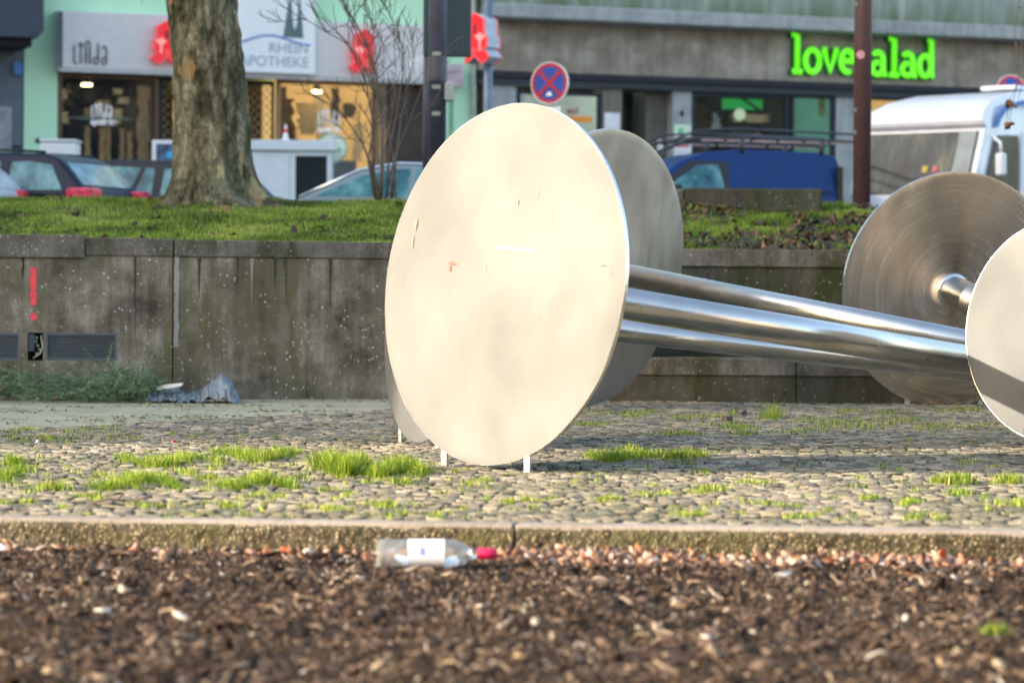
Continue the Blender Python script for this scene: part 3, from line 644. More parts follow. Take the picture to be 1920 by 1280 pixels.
    if endR:
        e = -ax * length; zr = zc + e.z
        s_ = MB(); s_.box(-.03, .03, -.008, .008, -.01, max(.02, zr - endR + .02)); f_ = s_.build('foot', M_foot, root); f_.location = (e.x, e.y, 0); f_.rotation_euler.z = math.atan2(hd.y, hd.x)
    return root, d
GS = 'steel disc and tube sculpture group on the paving'
def PD(px, py, s_): return P(px, py, F / s_)
cA = PD(940, 532, 340); nA = Vector((-.75, -.655, .1145))
rootA, dA = dumbbell('disc_sculpture', cA, nA, 1.0, 5.2, 0.35, 0.093, 'large cream lit steel disc in the centre with a long tube behind', GS, M_face)
cB = PD(808, 581, 297); dumbbell('disc_sculpture', cB, (-.93, -.36, .101), 0.84, 5.4, 0.3, 0.074, 'steel disc almost wholly hidden behind the large centre disc, lowest tube', GS, M_face)
cC = PD(1118, 504, 223); dumbbell('disc_sculpture', cC, (-.76, .64, .153), 1.18, 4.6, 0.4, 0.093, 'shaded grey steel disc behind the large disc, upper tube', GS, M_grey)
cD = PD(1785, 543, 215); dumbbell('disc_sculpture', cD, (-.28, .95, .14), 1.03, 2.0, 0.3, 0.13, 'brushed steel disc with visible hub before the motorhome', GS, M_back, collar=True, tdir=(.46, -.80, -.28))
cE = PD(1988, 620, 306); dumbbell('disc_sculpture', cE, (-.70, -.71, .07), 0.69, 3.6, 0.3, 0.085, 'cream disc with a shadow band cut off at the right edge', GS, M_face, feet=(.12, .45))
# marks on the big disc (placed in its own plane)
nA_ = nA.normalized(); hA = Vector((0, 0, 1)).cross(nA_).normalized(); uA = nA_.cross(hA)
qA = nA_.to_track_quat('Z', 'Y')
def on_disc(px, py):
    d = ray(px, py); o0 = Vector((0, 0, EYE)); t = (cA - o0).dot(nA_) / d.dot(nA_); p = o0 + d * t - cA
    return p
def disc_mark(name, pts, mat, lift=0.028):
    me = bpy.data.meshes.new(name); vs = [qA.inverted() @ on_disc(*p) for p in pts]; n_ = len(vs)
    z0 = lift; me.from_pydata([(v.x, v.y, z0) for v in vs] + [(v.x, v.y, z0 + .001) for v in vs], [], [tuple(range(n_)), tuple(range(n_, 2 * n_))] + [(i, (i + 1) % n_, n_ + (i + 1) % n_, n_ + i) for i in range(n_)])
    me.materials.append(mat); o = bpy.data.objects.new(name, me); C.objects.link(o); o.parent = dA
    return o
M_mk = plain('tape_white', (0.55, 0.57, 0.60), 0.4); M_mkd = plain('scratch_shadow_brown', (0.28, 0.24, 0.17), 0.6); M_mkr = plain('red_mark', (0.7, 0.05, 0.02), 0.5)
disc_mark('tape_strip', [(952, 464), (1008, 470), (1008, 474), (952, 468)], M_mk)
disc_mark('tape_strip', [(937, 463), (951, 464.5), (950, 468.5), (938, 467.5)], M_foot)
disc_mark('tape_shadow', [(948, 468.6), (1008, 474.3), (1008, 475.6), (948, 469.8)], M_mkd, .0275)  # dark sliver painted as the shadow of the tape
disc_mark('red_mark', [(848, 495), (853, 491), (860, 495), (866, 496), (858, 498), (851, 498)], M_mkr)
disc_mark('red_mark', [(850, 500), (853, 500), (852, 508), (850, 510)], M_mkr, .0278)
for pts in ([(788, 408), (788, 420), (783, 440), (786, 420)], [(780, 445), (781.5, 445), (779, 466), (778, 466)], [(1012, 375), (1020, 357), (1018, 360), (1013, 372)], [(976, 378), (979, 376), (979, 385), (977, 385)], [(916, 498), (919, 498), (918, 504), (916, 504)], [(915, 508), (918, 508), (917, 513), (915, 513)], [(1016, 596), (1019, 595), (1018, 598)], [(928, 723), (930, 722), (930, 724)], [(1150, 498), (1152, 520), (1151, 520)], [(1125, 500), (1140, 497), (1139, 499)]):
    disc_mark('scratch', pts, M_mkd)
# chalky splash marks low on the shaded discs come from the material; little rubbish on the paving
# ---------------------------------------------------------------- bottle
M_glassb, nt_, bs_ = nm('clear_bottle_glass'); bs_.inputs['Base Color'].default_value = (0.97, 0.99, 0.99, 1); bs_.inputs['Roughness'].default_value = 0.03
bs_.inputs['Transmission Weight'].default_value = 0.9; bs_.inputs['IOR'].default_value = 1.45
bt = G(705, 1066, -0.118)
be = G(927, 1058, -0.118)
bl = abs(P(927, 1040, bt.y).x - P(700, 1040, bt.y).x)
bott = empty('bottle', (bt.x, bt.y + .03, -0.118 + .058), R(3), 'clear glass bottle with white label and red cap lying on the mulch', 'bottle')
def lathe_x(pr, seg=28):
    s_ = MB(); s_.tube([(x_, 0, z_) for x_, r_, z_ in pr], [r_ for x_, r_, z_ in pr], seg); return s_
rB = 0.056
o = lathe_x([(0, rB * .86, 0), (.006, rB, 0), (.03, rB, 0), (bl * .62, rB, 0), (bl * .69, rB * .88, 0), (bl * .75, rB * .55, 0), (bl * .80, rB * .33, 0), (bl * .99, rB * .29, 0)]).build('glass_body', M_glassb, bott, smooth=True)
lathe_x([(.018, rB * .9, 0), (bl * .62, rB * .9, 0), (bl * .72, rB * .6, 0), (bl * .78, rB * .2, 0)]).build('inner_wall', M_glassb, o, smooth=True)
lathe_x([(bl * .83, rB * .36, 0), (bl * .835, rB * .42, 0), (bl * .995, rB * .42, 0), (bl, rB * .36, 0)]).build('cap', plain('crimson_cap', (0.55, 0.015, 0.08), 0.35), bott, smooth=True)
M_lab, nt_, bs_ = nm('paper_label'); v_ = coord(nt_); bs_.inputs['Base Color'].default_value = (0.74, 0.78, 0.88, 1)
bs_.inputs['Roughness'].default_value = .5
s_ = MB(); v = []; f = []; ns = 18
for i in range(ns + 1):
    t = R(-70 + 165 * i / ns) 
    for x_ in (bl * .26, bl * .56): v.append((x_, -math.cos(t) * (rB + .0012), math.sin(t) * (rB + .0012)))
f = [(2 * i, 2 * i + 1, 2 * i + 3, 2 * i + 2) for i in range(ns)]; s_.add(v, f); lab = s_.build('paper_label', M_lab, bott, smooth=True)
s_ = MB(); v = []
for i in range(7):
    t = R(0 + 34 * i / 6)
    for x_ in (bl * .355, bl * .40): v.append((x_, -math.cos(t) * (rB + .0022), math.sin(t) * (rB + .0022)))
s_.add(v, [(2 * i, 2 * i + 1, 2 * i + 3, 2 * i + 2) for i in range(6)]); s_.build('label_print', plain('blue_print', (0.2, 0.24, 0.5), 0.5), lab)

# small litter
def litter(px, py, size, mat, label, cat='litter', name='litter_scrap', z=0.012):
    q = G(px, py, z); n_ = 7; s_ = MB()
    top = [(size * math.cos(t * 6.283 / n_) * random.uniform(.6, 1.1), size * .7 * math.sin(t * 6.283 / n_) * random.uniform(.6, 1.1)) for t in range(n_)]
    s_.add([(a, b, random.uniform(0, .3) * size) for a, b in top] + [(a * .7, b * .7, size * random.uniform(.4, .9)) for a, b in top], [tuple(range(n_)), tuple(range(n_, 2 * n_))] + [(i, (i + 1) % n_, n_ + (i + 1) % n_, n_ + i) for i in range(n_)])
    o = s_.build(name, mat, smooth=False, loc=q); o.rotation_euler.z = random.uniform(0, 3); return tag(o, label, cat)
M_nl = attr_mat('needle_litter', [(0.0, (.07, .09, .03)), (.6, (.16, .2, .08)), (1.0, (.3, .22, .12))], .7)
nx_ = RNG.uniform(-4.6, pb.x, 1400); ny_ = np.array([random.uniform(path_edge(v), wy(v) - .05) for v in nx_])
kp = fbm2(nx_ * 1, ny_ * 3, 81, 3, 2) > .1; nx_, ny_ = nx_[kp], ny_[kp]
Vl, Fl_, Rl = chips('n', len(nx_), lambda n: nx_, lambda n: ny_, (.02, .07), (.008, .02), M_nl, .006, .3, .2, th=.002, zf=lambda x, y: x * 0)
tag(npmesh('plant_litter', Vl, Fl_, M_nl, Rl), 'green plant crumbs scattered over the pale path', 'litter', kind='stuff')
litter(326, 830, .022, plain('red_wrapper', (.6, .03, .03), .4), 'tiny red and yellow wrapper on the shaded cobbles at left', name='wrapper')
litter(1362, 790, .055, plain('brown_leaf_lump', (.05, .03, .025), .6), 'dark crumpled leaf lump on the cobbles before the ledge wall', 'leaf', name='leaf_lump')
litter(1395, 778, .05, plain('black_scrap', (.01, .01, .01), .5), 'black scrap beside the crumpled leaf lump')
litter(5, 1030, .03, plain('white_scrap', (.75, .75, .75), .5), 'white scrap on the mulch at the left picture edge', z=-.1)
litter(70, 829, .02, plain('paper_scrap', (.6, .6, .6), .5), 'white paper scrap on cobbles near the left edge')
litter(105, 748, .05, plain('orange_leaf', (.3, .13, .05), .6), 'orange brown dry leaf on the fir branches', 'leaf', name='dry_leaf')
litter(1285, 1080 - 70, .02, M_mkd, 'brown crumb by the kerb') if False else None
# twig
q = G(170, 944, .01); s_ = MB().tube([(0, 0, 0), (.08, .03, .02), (.2, .02, .012), (.3, .06, .05)], [.006, .005, .004, .002], 6); s_.tube([(.12, .02, .02), (.16, -.04, .06), (.17, -.05, .09)], [.004, .003, .002], 6)
tag(s_.build('twig', plain('twig_brown', (.09, .05, .03), .8), smooth=True, loc=q), 'dead brown twig on the cobbles near the kerb', 'twig')

# ---------------------------------------------------------------- fir branches + plastic sheet
M_fir = attr_mat('fir_needle', [(0.0, (0.05, 0.10, 0.05)), (0.6, (0.16, 0.26, 0.14)), (1.0, (0.34, 0.42, 0.24))], 0.5, trans=.15)
vx = []; vf = []; vr = []
def needle_branch(base, d, L, up):
    n_ = int(L / .006); d = Vector(d).normalized(); sd = d.cross(Vector((0, 0, 1)))
    if sd.length < .1: sd = Vector((1, 0, 0))
    sd.normalize(); u_ = sd.cross(d); r_ = random.random()
    for i in range(n_):
        t = i / n_; p = base + d * L * t + Vector((0, 0, up * math.sin(t * 2.6) * L * .3))
        a = random.uniform(0, 6.28); o_ = (sd * math.cos(a) + u_ * math.sin(a) + d * .7).normalized() * random.uniform(.025, .045) * (1.1 - .5 * t)
        k = Vector((random.uniform(-1, 1), random.uniform(-1, 1), random.uniform(-1, 1))).normalized() * .005
        b = len(vx); vx.extend([p - k, p + k, p + o_]); vf.append((b, b + 1, b + 2)); vr.extend([min(1, max(0, r_ * .6 + random.uniform(0, .4)))] * 3)
for i in range(460):
    px = random.choice([random.uniform(-160, 300), random.uniform(0, 290), random.gauss(220, 30)])
    top = 688 if 180 < px < 280 else (682 if px < 70 else 712)
    yb = G(px, 756, 0).y + random.uniform(-.0, .9); x_ = P(px, 750, yb).x
    hmax = max(.03, P(px, top, yb).z) * (1 - abs(px - 120) / 700)
    base = Vector((x_, yb, random.uniform(.01, hmax * .75)))
    dd = (random.uniform(-1, 1), random.uniform(-.7, .4), random.uniform(-.25, .45))
    needle_branch(base, dd, random.uniform(.12, .4), random.uniform(-.4, .6))
V = np.array([tuple(v) for v in vx]); V[:, 2] = np.maximum(V[:, 2], .004)
V[:, 1] = np.minimum(V[:, 1], WL0.y + (V[:, 0] - WL0.x) * (WL1.y - WL0.y) / (WL1.x - WL0.x) - .02)
tag(npmesh('fir_branches', V, np.array(vf), M_fir, vr), 'heap of cut fir branches lying at the foot of the long wall', 'branches')
M_plas, nt_, bs_ = nm('blue_grey_plastic'); v_ = coord(nt_); nt_.links.new(ramp(nt_, noise(nt_, v_, 7, 5), [(.3, (.09, .12, .15)), (.7, (.24, .28, .32))]), bs_.inputs['Base Color']); bs_.inputs['Roughness'].default_value = .32
y0 = G(360, 756, 0).y; xa, xb = P(272, 750, y0).x, P(446, 750, y0).x
gu = np.linspace(0, 1, 90); gv = np.linspace(0, 1, 40); GU, GV = np.meshgrid(gu, gv)
prof = np.interp(GU, [0, .08, .3, .45, .6, .68, .78, .88, .95, 1], [.02, .07, .09, .07, .09, .17, .22, .2, .11, .01])
ZZ = prof * np.sin(np.pi * np.clip(GV * .96 + .02, 0, 1)) ** .6 + .03 * np.abs(fbm2(GU * 7, GV * 3, 51, 4, 2.5)) * (prof > .03) - .02 + .028 * np.abs(fbm2(GU * 9, GV * 5, 52, 4, 4))
XX = xa + (xb - xa) * GU + .02 * fbm2(GU * 5, GV * 5, 53, 2, 2); YY = y0 + .02 + .42 * GV + .03 * fbm2(GU * 5, GV * 4, 54, 3, 2)
V = np.stack([XX, YY, np.maximum(ZZ, .003)], -1).reshape(-1, 3); ii = (np.arange(39)[:, None] * 90 + np.arange(89)[None]).reshape(-1)
tag(npmesh('plastic_sheet', V, np.stack([ii, ii + 1, ii + 91, ii + 90], -1), M_plas, smooth=True), 'crumpled blue grey plastic sheet lying before the long wall', 'plastic sheet')
q = P(318, 727, y0 + .1); s_ = MB(); s_.prism([(-.11, -.02), (.1, .015), (.12, .045), (-.02, .03), (-.1, .01)], -.04, .04)
tag(s_.build('paper_scrap', plain('white_paper', (.7, .72, .72), .5), loc=q), 'white folded paper scrap on the plastic sheet', 'paper')

# ================================================================= FACADES
FA = Vector((-9.3, 51.8)); FB = Vector((10.7, 59.3)); fa = math.atan2(FB.y - FA.y, FB.x - FA.x); cf, sf = math.cos(fa), math.sin(fa); Fn = Vector((sf, -cf))
def Fp(px, py, off=0.0):
    """photo pixel -> (u, z) on the facade plane moved off metres towards the viewer"""
    d = ray(px, py); t = (FA.x * Fn.x + FA.y * Fn.y + off) / (d.x * Fn.x + d.y * Fn.y)
    p = Vector((0, 0, EYE)) + d * t; return (p.x - FA.x) * cf + (p.y - FA.y) * sf, p.z - ZR
def rect(px0, py0, px1, py1, off=0):
    a = Fp(px0, (py0 + py1) / 2, off); b = Fp(px1, (py0 + py1) / 2, off); c = Fp((px0 + px1) / 2, py0, off); d = Fp((px0 + px1) / 2, py1, off)
    return a[0], b[0], d[1], c[1]     # u0,u1,z0,z1
M_mint = plain('mint_render', (0.50, 0.80, 0.57), 0.85, var=0.06, sc=1.5, bmp=.1)
M_fasc = plain('lilac_grey_fascia', (0.64, 0.62, 0.63), 0.5, var=.05)
M_white = plain('white_panel', (0.82, 0.85, 0.88), 0.4, var=.03)
M_frame = plain('brown_frame', (0.10, 0.055, 0.03), 0.5)
M_gold = plain('tan_frame', (0.32, 0.19, 0.09), 0.5)
M_int = plain('dark_interior', (0.06, 0.045, 0.03), 0.8, var=.7, sc=1.2)
M_glass = glass_mat('shop_glass'); M_glassd = glass_mat('dim_glass', (.4, .45, .45), .55)
M_lit = plain('warm_lit_interior', (0.55, 0.40, 0.17), 0.8, var=.5, sc=1.1, emit=.22, ecol=(.8, .52, .2))
M_anth = plain('anthracite', (0.022, 0.026, 0.038), 0.6, spec=.25)
M_bluegrey = plain('blue_grey_cladding', (0.10, 0.125, 0.16), 0.6, var=.35, sc=.8)
M_redl = plain('red_sign', (0.75, 0.008, 0.02), 0.35, emit=.08, ecol=(1, .015, .04), var=.05)
M_pinkl = plain('pink_symbol', (0.85, 0.22, 0.22), 0.35, emit=.12, ecol=(1, .45, .42), var=.05)
M_redo = plain('red_sign_outline', (.8, .12, .13), .35, emit=.05, ecol=(1, .35, .35), var=.05)
M_letg = plain('grey_letter', (0.16, 0.17, 0.18), 0.4); M_letw = plain('white_letter', (0.65, 0.65, 0.68), 0.4, emit=.08)
M_blue = plain('wave_blue', (0.05, 0.19, 0.55), 0.5); M_steelg = plain('slate_print', (0.10, 0.16, 0.18), 0.5); M_pale = plain('pale_grey_letter', (0.36, 0.43, 0.52), 0.5)
M_shade = plain('lamp_shade_grey', (.25, .26, .24), .5); M_bulb = plain('lamp_glow', (1, .85, .5), .5, emit=3, ecol=(1, .8, .42))

# --- neighbour at far left
nb_ = empty('neighbour_building', (FA.x, FA.y, ZR), fa, 'dark blue grey building at the left picture edge', 'building')
u0, u1, z0, z1 = rect(-260, -300, 45, 290); MB().box(u0, u1 - .01, .02, 6, 0, 9).build('wall', M_bluegrey, nb_)
a, b, c, d = rect(-260, 60, 44, 135); 
for k, zz in enumerate((2.3, 1.55, .8)): MB().box(u0, u1 - .03, -.03, .02, zz - .04, zz).build('cladding_joint', M_anth, nb_)
MB().box(u1 - .75, u1 - .22, -.04, .02, 0, 3.0).build('grey_panel', plain('mid_grey_panel', (.25, .27, .3), .5, var=.3), nb_)
a, b, c, d = rect(25, 118, 41, 140); MB().box(a, b, -.07, -.045, c, d).build('blue_plate', M_blue, nb_)
aw = rect(-260, -40, 83, 66, 1.2)
can = MB().prism([(aw[0], aw[2]), (aw[1] - .12, aw[2]), (aw[1], aw[2] + .14), (aw[1], aw[3] + .3), (aw[0], aw[3] + .3)], -1.2, -.05); can.build('canopy', plain('dark_blue_canopy', (.03, .045, .075), .5), nb_, bevel=.02)
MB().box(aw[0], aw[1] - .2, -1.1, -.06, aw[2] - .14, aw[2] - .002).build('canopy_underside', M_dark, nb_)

# --- pharmacy
ph = empty('pharmacy_building', (FA.x, FA.y, ZR), fa, 'mint green building with pharmacy shop front and red letter signs', 'building')
uL = Fp(45, 200)[0]; uW0, uW1 = Fp(108, 200)[0], Fp(806, 200)[0]; uR = Fp(893, 100)[0]
zs = Fp(450, 140)[1]          # bottom of fascia
top = 9
mb = MB(); mb.box(uL, uW0, 0, 6, 0, top); mb.box(uW1, uR, 0, 6, 0, top); mb.box(uW0, uW1, 0, 6, zs, top); mb.build('wall', M_mint, ph)
u = Fp(843, 200)[0]; MB().box(u, u + .06, -.03, 0, 0, zs + .3).build('pier_shade_strip', plain('mint_shade', (.2, .36, .25), .8), ph)  # darker mint strip painting the shade along the pier
for px in (85, 265, 715): 
    uu = Fp(px, 20)[0]; MB().box(uu, uu + .012, -.004, .0, zs + 1.2, top).build('render_joint', plain('joint_green', (.25, .45, .32), .8), ph)
uu = Fp(900, 60)[0]; MB().tube([(uR - .1, -.08, 0), (uR - .1, -.08, top)], .045, 12).build('drainpipe', plain('pipe_grey', (.42, .40, .38), .5), ph, smooth=True)
uu, zz = Fp(71, 264); MB().disc((uu, -.012, zz), .05, th=.02, seg=16).build('wall_vent', M_anth, ph)
# fascia
f0 = rect(108, 24, 806, 140, .35); zt_ = Fp(110, 24, .35)[1]
fz0, fz1 = Fp(450, 140, .35)[1], Fp(450, 34, .35)[1]
fas = MB().box(f0[0], f0[1], -.35, -.002, fz0, fz1).build('fascia', M_fasc, ph, bevel=.02)
MB().box(f0[0] + .03, f0[1] - .03, -.33, -.05, fz0 - .05, fz0 - .002).build('fascia_lip', plain('fascia_light_edge', (.55, .57, .62), .4), fas)
a, b, c, d = rect(108, 24, 116, 140, .35)
MB().box(f0[0] - .0, f0[0] + .09, -.372, -.352, fz0 + .02, fz1 - .02).build('fascia_end', M_bluegrey, fas)
u2 = Fp(870, 140, .35)[0]; u1_ = Fp(845, 140, .35)[0]; MB().box(f0[1] + .01, u2, -.3, -.05, fz0 - .08, fz0 + .34).build('side_fascia', plain('pinkish_fascia', (.5, .38, .45), .5, var=.3, sc=2), ph)
# linda letters
def linda(par, u, z, H, r, mat, y, nm_='lettering'):
    s_ = MB(); L_ = [
     ([[(0, 1.0 - .1), (0, 0.08), (.05, .0), (.13, 0)]], 0),
     ([[(0, 0), (0, .78)], arc(0, .92, .07, .09, 0, 360, 12)], .30),
     ([[(0, 0), (0, .95)] + arc(.09, .97, .09, .14, 180, 0, 8) + [(.18, 0)]], .52),
     ([arc(.09, .17, .1, .17, 0, 360, 14), [(.19, .17), (.19, 1.05)]], .88),
     ([arc(.09, .17, .1, .17, 0, 360, 14), [(.19, .05), (.19, .72)] + arc(.1, .74, .09, .15, 0, 160, 8)], 1.25)]
    for ln, ox in L_: strokes(s_, ln, u + ox * H * 1.12, z, H * 1.12, H, r * .62, y)
    return s_.build(nm_, mat, par, smooth=True)
a = Fp(139, 119, .36); b = Fp(139, 81, .36); linda(fas, a[0], a[1], (b[1] - a[1]) * 1.0, .028, M_letg, -.37)
a = Fp(770, 148, .36); b = Fp(770, 112, .36); linda(fas, a[0], a[1] + .02, (b[1] - a[1]), .028, M_letw, -.37)
# white board with the cathedral spires, over the fascia
wb = rect(446, -60, 592, 138, .45); brd = MB().box(wb[0], wb[1], -.45, -.353, wb[2], wb[3]).build('name_board', M_white, ph, bevel=.02)
def Q(px, py): return Fp(px, py, .46)
MB().prism([Q(531, 70), Q(545, -20), Q(550, 45), Q(553, 58), Q(557, 45), Q(562, -20), Q(569, 72)], -.456, -.452).build('spires', M_steelg, brd)
wv = [Q(452 + 130 * i / 24, 75 - 9 * math.sin((i / 24) * 5.2 - .5) + i * .05) for i in range(25)]
strokes(s_ := MB(), [wv], 0, 0, 1, 1, .018, -.456, .3); s_.build('wave', M_blue, brd, smooth=True)
a = Q(579, 101); text_part('board_text', 'RHEIN', .26, M_pale, brd, (a[0], -.453, a[1]), extrude=.002, bold=.004, xs=1.05, align='RIGHT')
a = Q(579, 127); text_part('board_text', 'APOTHEKE', .27, M_pale, brd, (a[0], -.453, a[1]), extrude=.002, bold=.004, xs=1.0, align='RIGHT')
# pharmacy letter A
AP = [(650, 135), (770, 200), (775, 360), (808, 370), (808, 480), (765, 490), (840, 580), (750, 645), (665, 575), (660, 485), (632, 485), (632, 580), (545, 640), (527, 600), (560, 570), (552, 210)]
def apoA(par, cx, cz, H, mirror, y0, y1, nm_='pharmacy_letter', side=None):
    k = H / 510.; sg = -1 if mirror else 1
    pts = [(cx + sg * (x - 680) * k, cz - (z_ - 390) * k) for x, z_ in AP]
    if mirror: pts = pts[::-1]
    # outline as two solids around the small counter
    o = MB().prism(pts, y0, y1).build(nm_, M_redl, par)
    cnt = [(cx + sg * (x - 680) * k, cz - (z_ - 390) * k) for x, z_ in ((638, 345), (638, 285), (655, 255), (682, 240), (668, 300), (668, 345))]
    MB().prism(cnt, y0 - .006, y0 - .002).build('counter', plain('dark_red', (.06, .004, .006), .5), o)
    chal = [(cx + sg * (x - 680) * k, cz - (z_ - 390) * k) for x, z_ in ((660, 362), (700, 352), (712, 335), (730, 335), (738, 352), (790, 362), (780, 385), (745, 410), (736, 430), (735, 500), (745, 515), (700, 515), (712, 500), (712, 430), (700, 410), (668, 385))]
    MB().prism(chal, y0 - .010, y0 - .0025).build('chalice', M_pinkl, o)
    edge = [p for p in pts] + [pts[0]]
    MB().tube([(p[0], y0, p[1]) for p in edge], .012, 6).build('edge_glow', M_redo, o)
    return o
for px, py in ((309, 80), (681, 96)):
    a = Fp(px, py, .5); b = Fp(px, py - 40, .5); apoA(fas, a[0], a[1], (b[1] - a[1]) * 2.05, True, -.5, -.36)
# shop windows: frames, interiors, panes
def window(px0, px1, pyt, mat_in, par, pyb=420, depth=1.6, fr=.07, mfr=None, glass=None, off=0, prods=0, z_sill=.1, nm_='shop_window', pcols=None):
    u0 = Fp(px0, pyt, off)[0]; u1 = Fp(px1, pyt, off)[0]; z1 = Fp((px0 + px1) / 2, pyt, off)[1]; z0 = z_sill
    mfr = mfr or M_frame; s_ = MB()
    s_.box(u0, u1, 0, .1, z1 - fr, z1); s_.box(u0, u1, 0, .1, z0, z0 + fr); s_.box(u0, u0 + fr, .001, .1, z0 + fr, z1 - fr); s_.box(u1 - fr, u1, .001, .1, z0 + fr, z1 - fr)
    wdw = s_.build(nm_, mfr, par)
    MB().box(u0 + fr, u1 - fr, .04, .055, z0 + fr, z1 - fr).build('pane', glass or M_glass, wdw)
    s_ = MB(); s_.box(u0, u1, depth, depth + .05, z0, z1); s_.box(u0, u0 + .03, .11, depth, z0, z1); s_.box(u1 - .03, u1, .11, depth, z0, z1); s_.box(u0 + .03, u1 - .03, .11, depth, z1 - .03, z1); s_.box(u0 + .03, u1 - .03, .11, depth, z0, z0 + .03)
    s_.build('interior', mat_in, wdw)
    return wdw, (u0, u1, z0, z1)
# clear the wall behind: the shop front zone is open, closed by a dark back
MB().box(uW0 + .01, uW1 - .01, 5.9, 6, 0, zs).build('shop_back', M_int, ph)
w1, q1 = window(110, 298, 140, M_int, ph)
tans = [plain('display_reflection_tan', (.5, .34, .16), .7, var=.4, sc=3, emit=.05), plain('display_reflection_cream', (.6, .5, .3), .7, var=.3, sc=3, emit=.08), plain('display_reflection_brown', (.12, .075, .04), .7, var=.5, sc=4), plain('display_reflection_grey', (.12, .13, .12), .7)]  # tan and cream glow a little; shared by goods and imitated reflections
def stand(par, px, pyt, pyb, wpx, y, mat, nm_='display_and_reflection'):
    s_ = MB(); a0_ = Fp(px - wpx / 2, pyt)[0]; a1_ = Fp(px + wpx / 2, pyt)[0]; zt__ = Fp(px, pyt)[1]; zb__ = max(.12, Fp(px, pyb)[1]); n_ = 9; l, r_ = [], []
    for i in range(n_ + 1):
        z = zb__ + (zt__ - zb__) * i / n_; j = (a1_ - a0_) * .22
        l.append((a0_ + random.uniform(-j, j), z)); r_.append((a1_ + random.uniform(-j, j), z))
    s_.prism(l + r_[::-1], y, y + .12); return s_.build(nm_, mat, par, bevel=.01)
for px, t_, b_, wx in ((172, 235, 300, 9), (200, 238, 300, 10), (212, 236, 300, 7), (238, 240, 300, 8), (252, 245, 300, 8), (279, 160, 300, 18)): stand(w1, px, t_, b_, wx, .35, random.choice(tans[:2]))  # tan uprights imitating sunlit columns reflected in the pane
for k in range(26): stand(w1, random.uniform(118, 285), (yy := random.uniform(150, 205)), yy + random.uniform(10, 30), random.uniform(8, 26), random.uniform(.6, 1.4), random.choice(tans), 'reflection_mottle')  # mottled shapes imitating tree reflections in the glass
a, b, c, d = rect(125, 215, 262, 226); MB().prism([(a, (c + d) / 2), ((a + b) / 2, d), (b, (c + d) / 2), ((a + b) / 2, c)], .3, .32).build('pale_band', plain('mint_band', (.4, .55, .48), .6), w1)
def pendant(par, px, py, dy=.5):
    uu, zz = Fp(px, py); s_ = MB(); s_.tube([(uu, dy, zz + .14), (uu, dy, zz + .06), (uu, dy, zz)], [.03, .07, .11], 16); o = s_.build('pendant_lamp', M_shade, par, smooth=True)
    MB().tube([(uu, dy, zz + .01), (uu, dy, zz - .045)], .1, 16).build('bulb', M_bulb, o); MB().tube([(uu, dy, zz + .14), (uu, dy, zz + .5)], .008, 6).build('cord', M_anth, o)
pendant(w1, 169, 155, .3)
def linda_decal(par, px0, pyb, pyt, mat):
    a = Fp(px0, pyb); b = Fp(px0, pyt); H = b[1] - a[1]; linda(par, a[0], a[1], H, .024, mat, .03, 'window_lettering')
    text_part('window_lettering', 'apotheke', .17, mat, par, (a[0] - .02, .033, a[1] - .14), extrude=.002, bold=.006, xs=.75)
linda_decal(w1, 173, 219, 196, M_letw)
# dark lattice doors either side of the tree
def lattice(px0, px1, pyt, nm_='lattice_door'):
    u0 = Fp(px0, pyt)[0]; u1 = Fp(px1, pyt)[0]; z1 = Fp((px0 + px1) / 2, pyt)[1]; s_ = MB()
    s_.box(u0, u1, .05, .09, z1 - .08, z1); s_.box(u0, u0 + .05, .051, .09, 0.1, z1 - .08); s_.box(u1 - .05, u1, .051, .09, .1, z1 - .08)
    d_ = s_.build(nm_, M_anth, ph); s_ = MB(); n_ = int((u1 - u0 + z1) / .16)
    for i in range(n_):
        for sg in (0, 1):
            p = .1 + i * .16; a_ = (u0, p) if p < z1 else (u0 + p - z1, z1); L_ = min(u1 - a_[0], a_[1] - .1)
            if L_ <= .02: continue
            b_ = (a_[0] + L_, a_[1] - L_)
            if sg: a_, b_ = (u0 + u1 - a_[0], a_[1]), (u0 + u1 - b_[0], b_[1])
            s_.tube([(a_[0], .07 + .006 * sg, a_[1]), (b_[0], .07 + .006 * sg, b_[1])], .008, 4)
    s_.build('lattice', M_gold, d_); MB().box(u0, u1, .9, .95, 0, z1).build('backing', M_int, d_)
    return d_
lattice(300, 335, 145)
lattice(395, 516, 150)
w2, q2 = window(520, 706, 152, M_lit, ph, mfr=M_gold)
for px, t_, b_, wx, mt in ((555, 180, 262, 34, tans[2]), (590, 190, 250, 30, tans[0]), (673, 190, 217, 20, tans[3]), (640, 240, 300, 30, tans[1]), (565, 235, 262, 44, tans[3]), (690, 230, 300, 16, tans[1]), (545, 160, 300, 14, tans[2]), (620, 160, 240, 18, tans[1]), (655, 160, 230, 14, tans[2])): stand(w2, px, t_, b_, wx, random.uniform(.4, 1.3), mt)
stand(w2, 660, 300, 372, 44, .25, plain('grey_counter', (.35, .36, .36), .6), 'counter')
pendant(w2, 603, 168, .3)
linda_decal(w2, 598, 233, 208, M_letw)
a, b, c, d = rect(708, 152, 806, 372); MB().box(a, b, -.0, .3, 0.0, zs - .003).build('brown_pillar', plain('dark_brown_cladding', (.045, .03, .026), .7, var=.35, sc=2), ph)
a, b, c, d = rect(706, 152, 722, 372); MB().box(a, b, -.05, -.002, 0, zs - .06).build('tan_post', M_gold, ph)
# street-side bits before the shop
def stand_on(px, D): 
    p = P(px, 350, D); return Vector((p.x, p.y, ZR + .13))
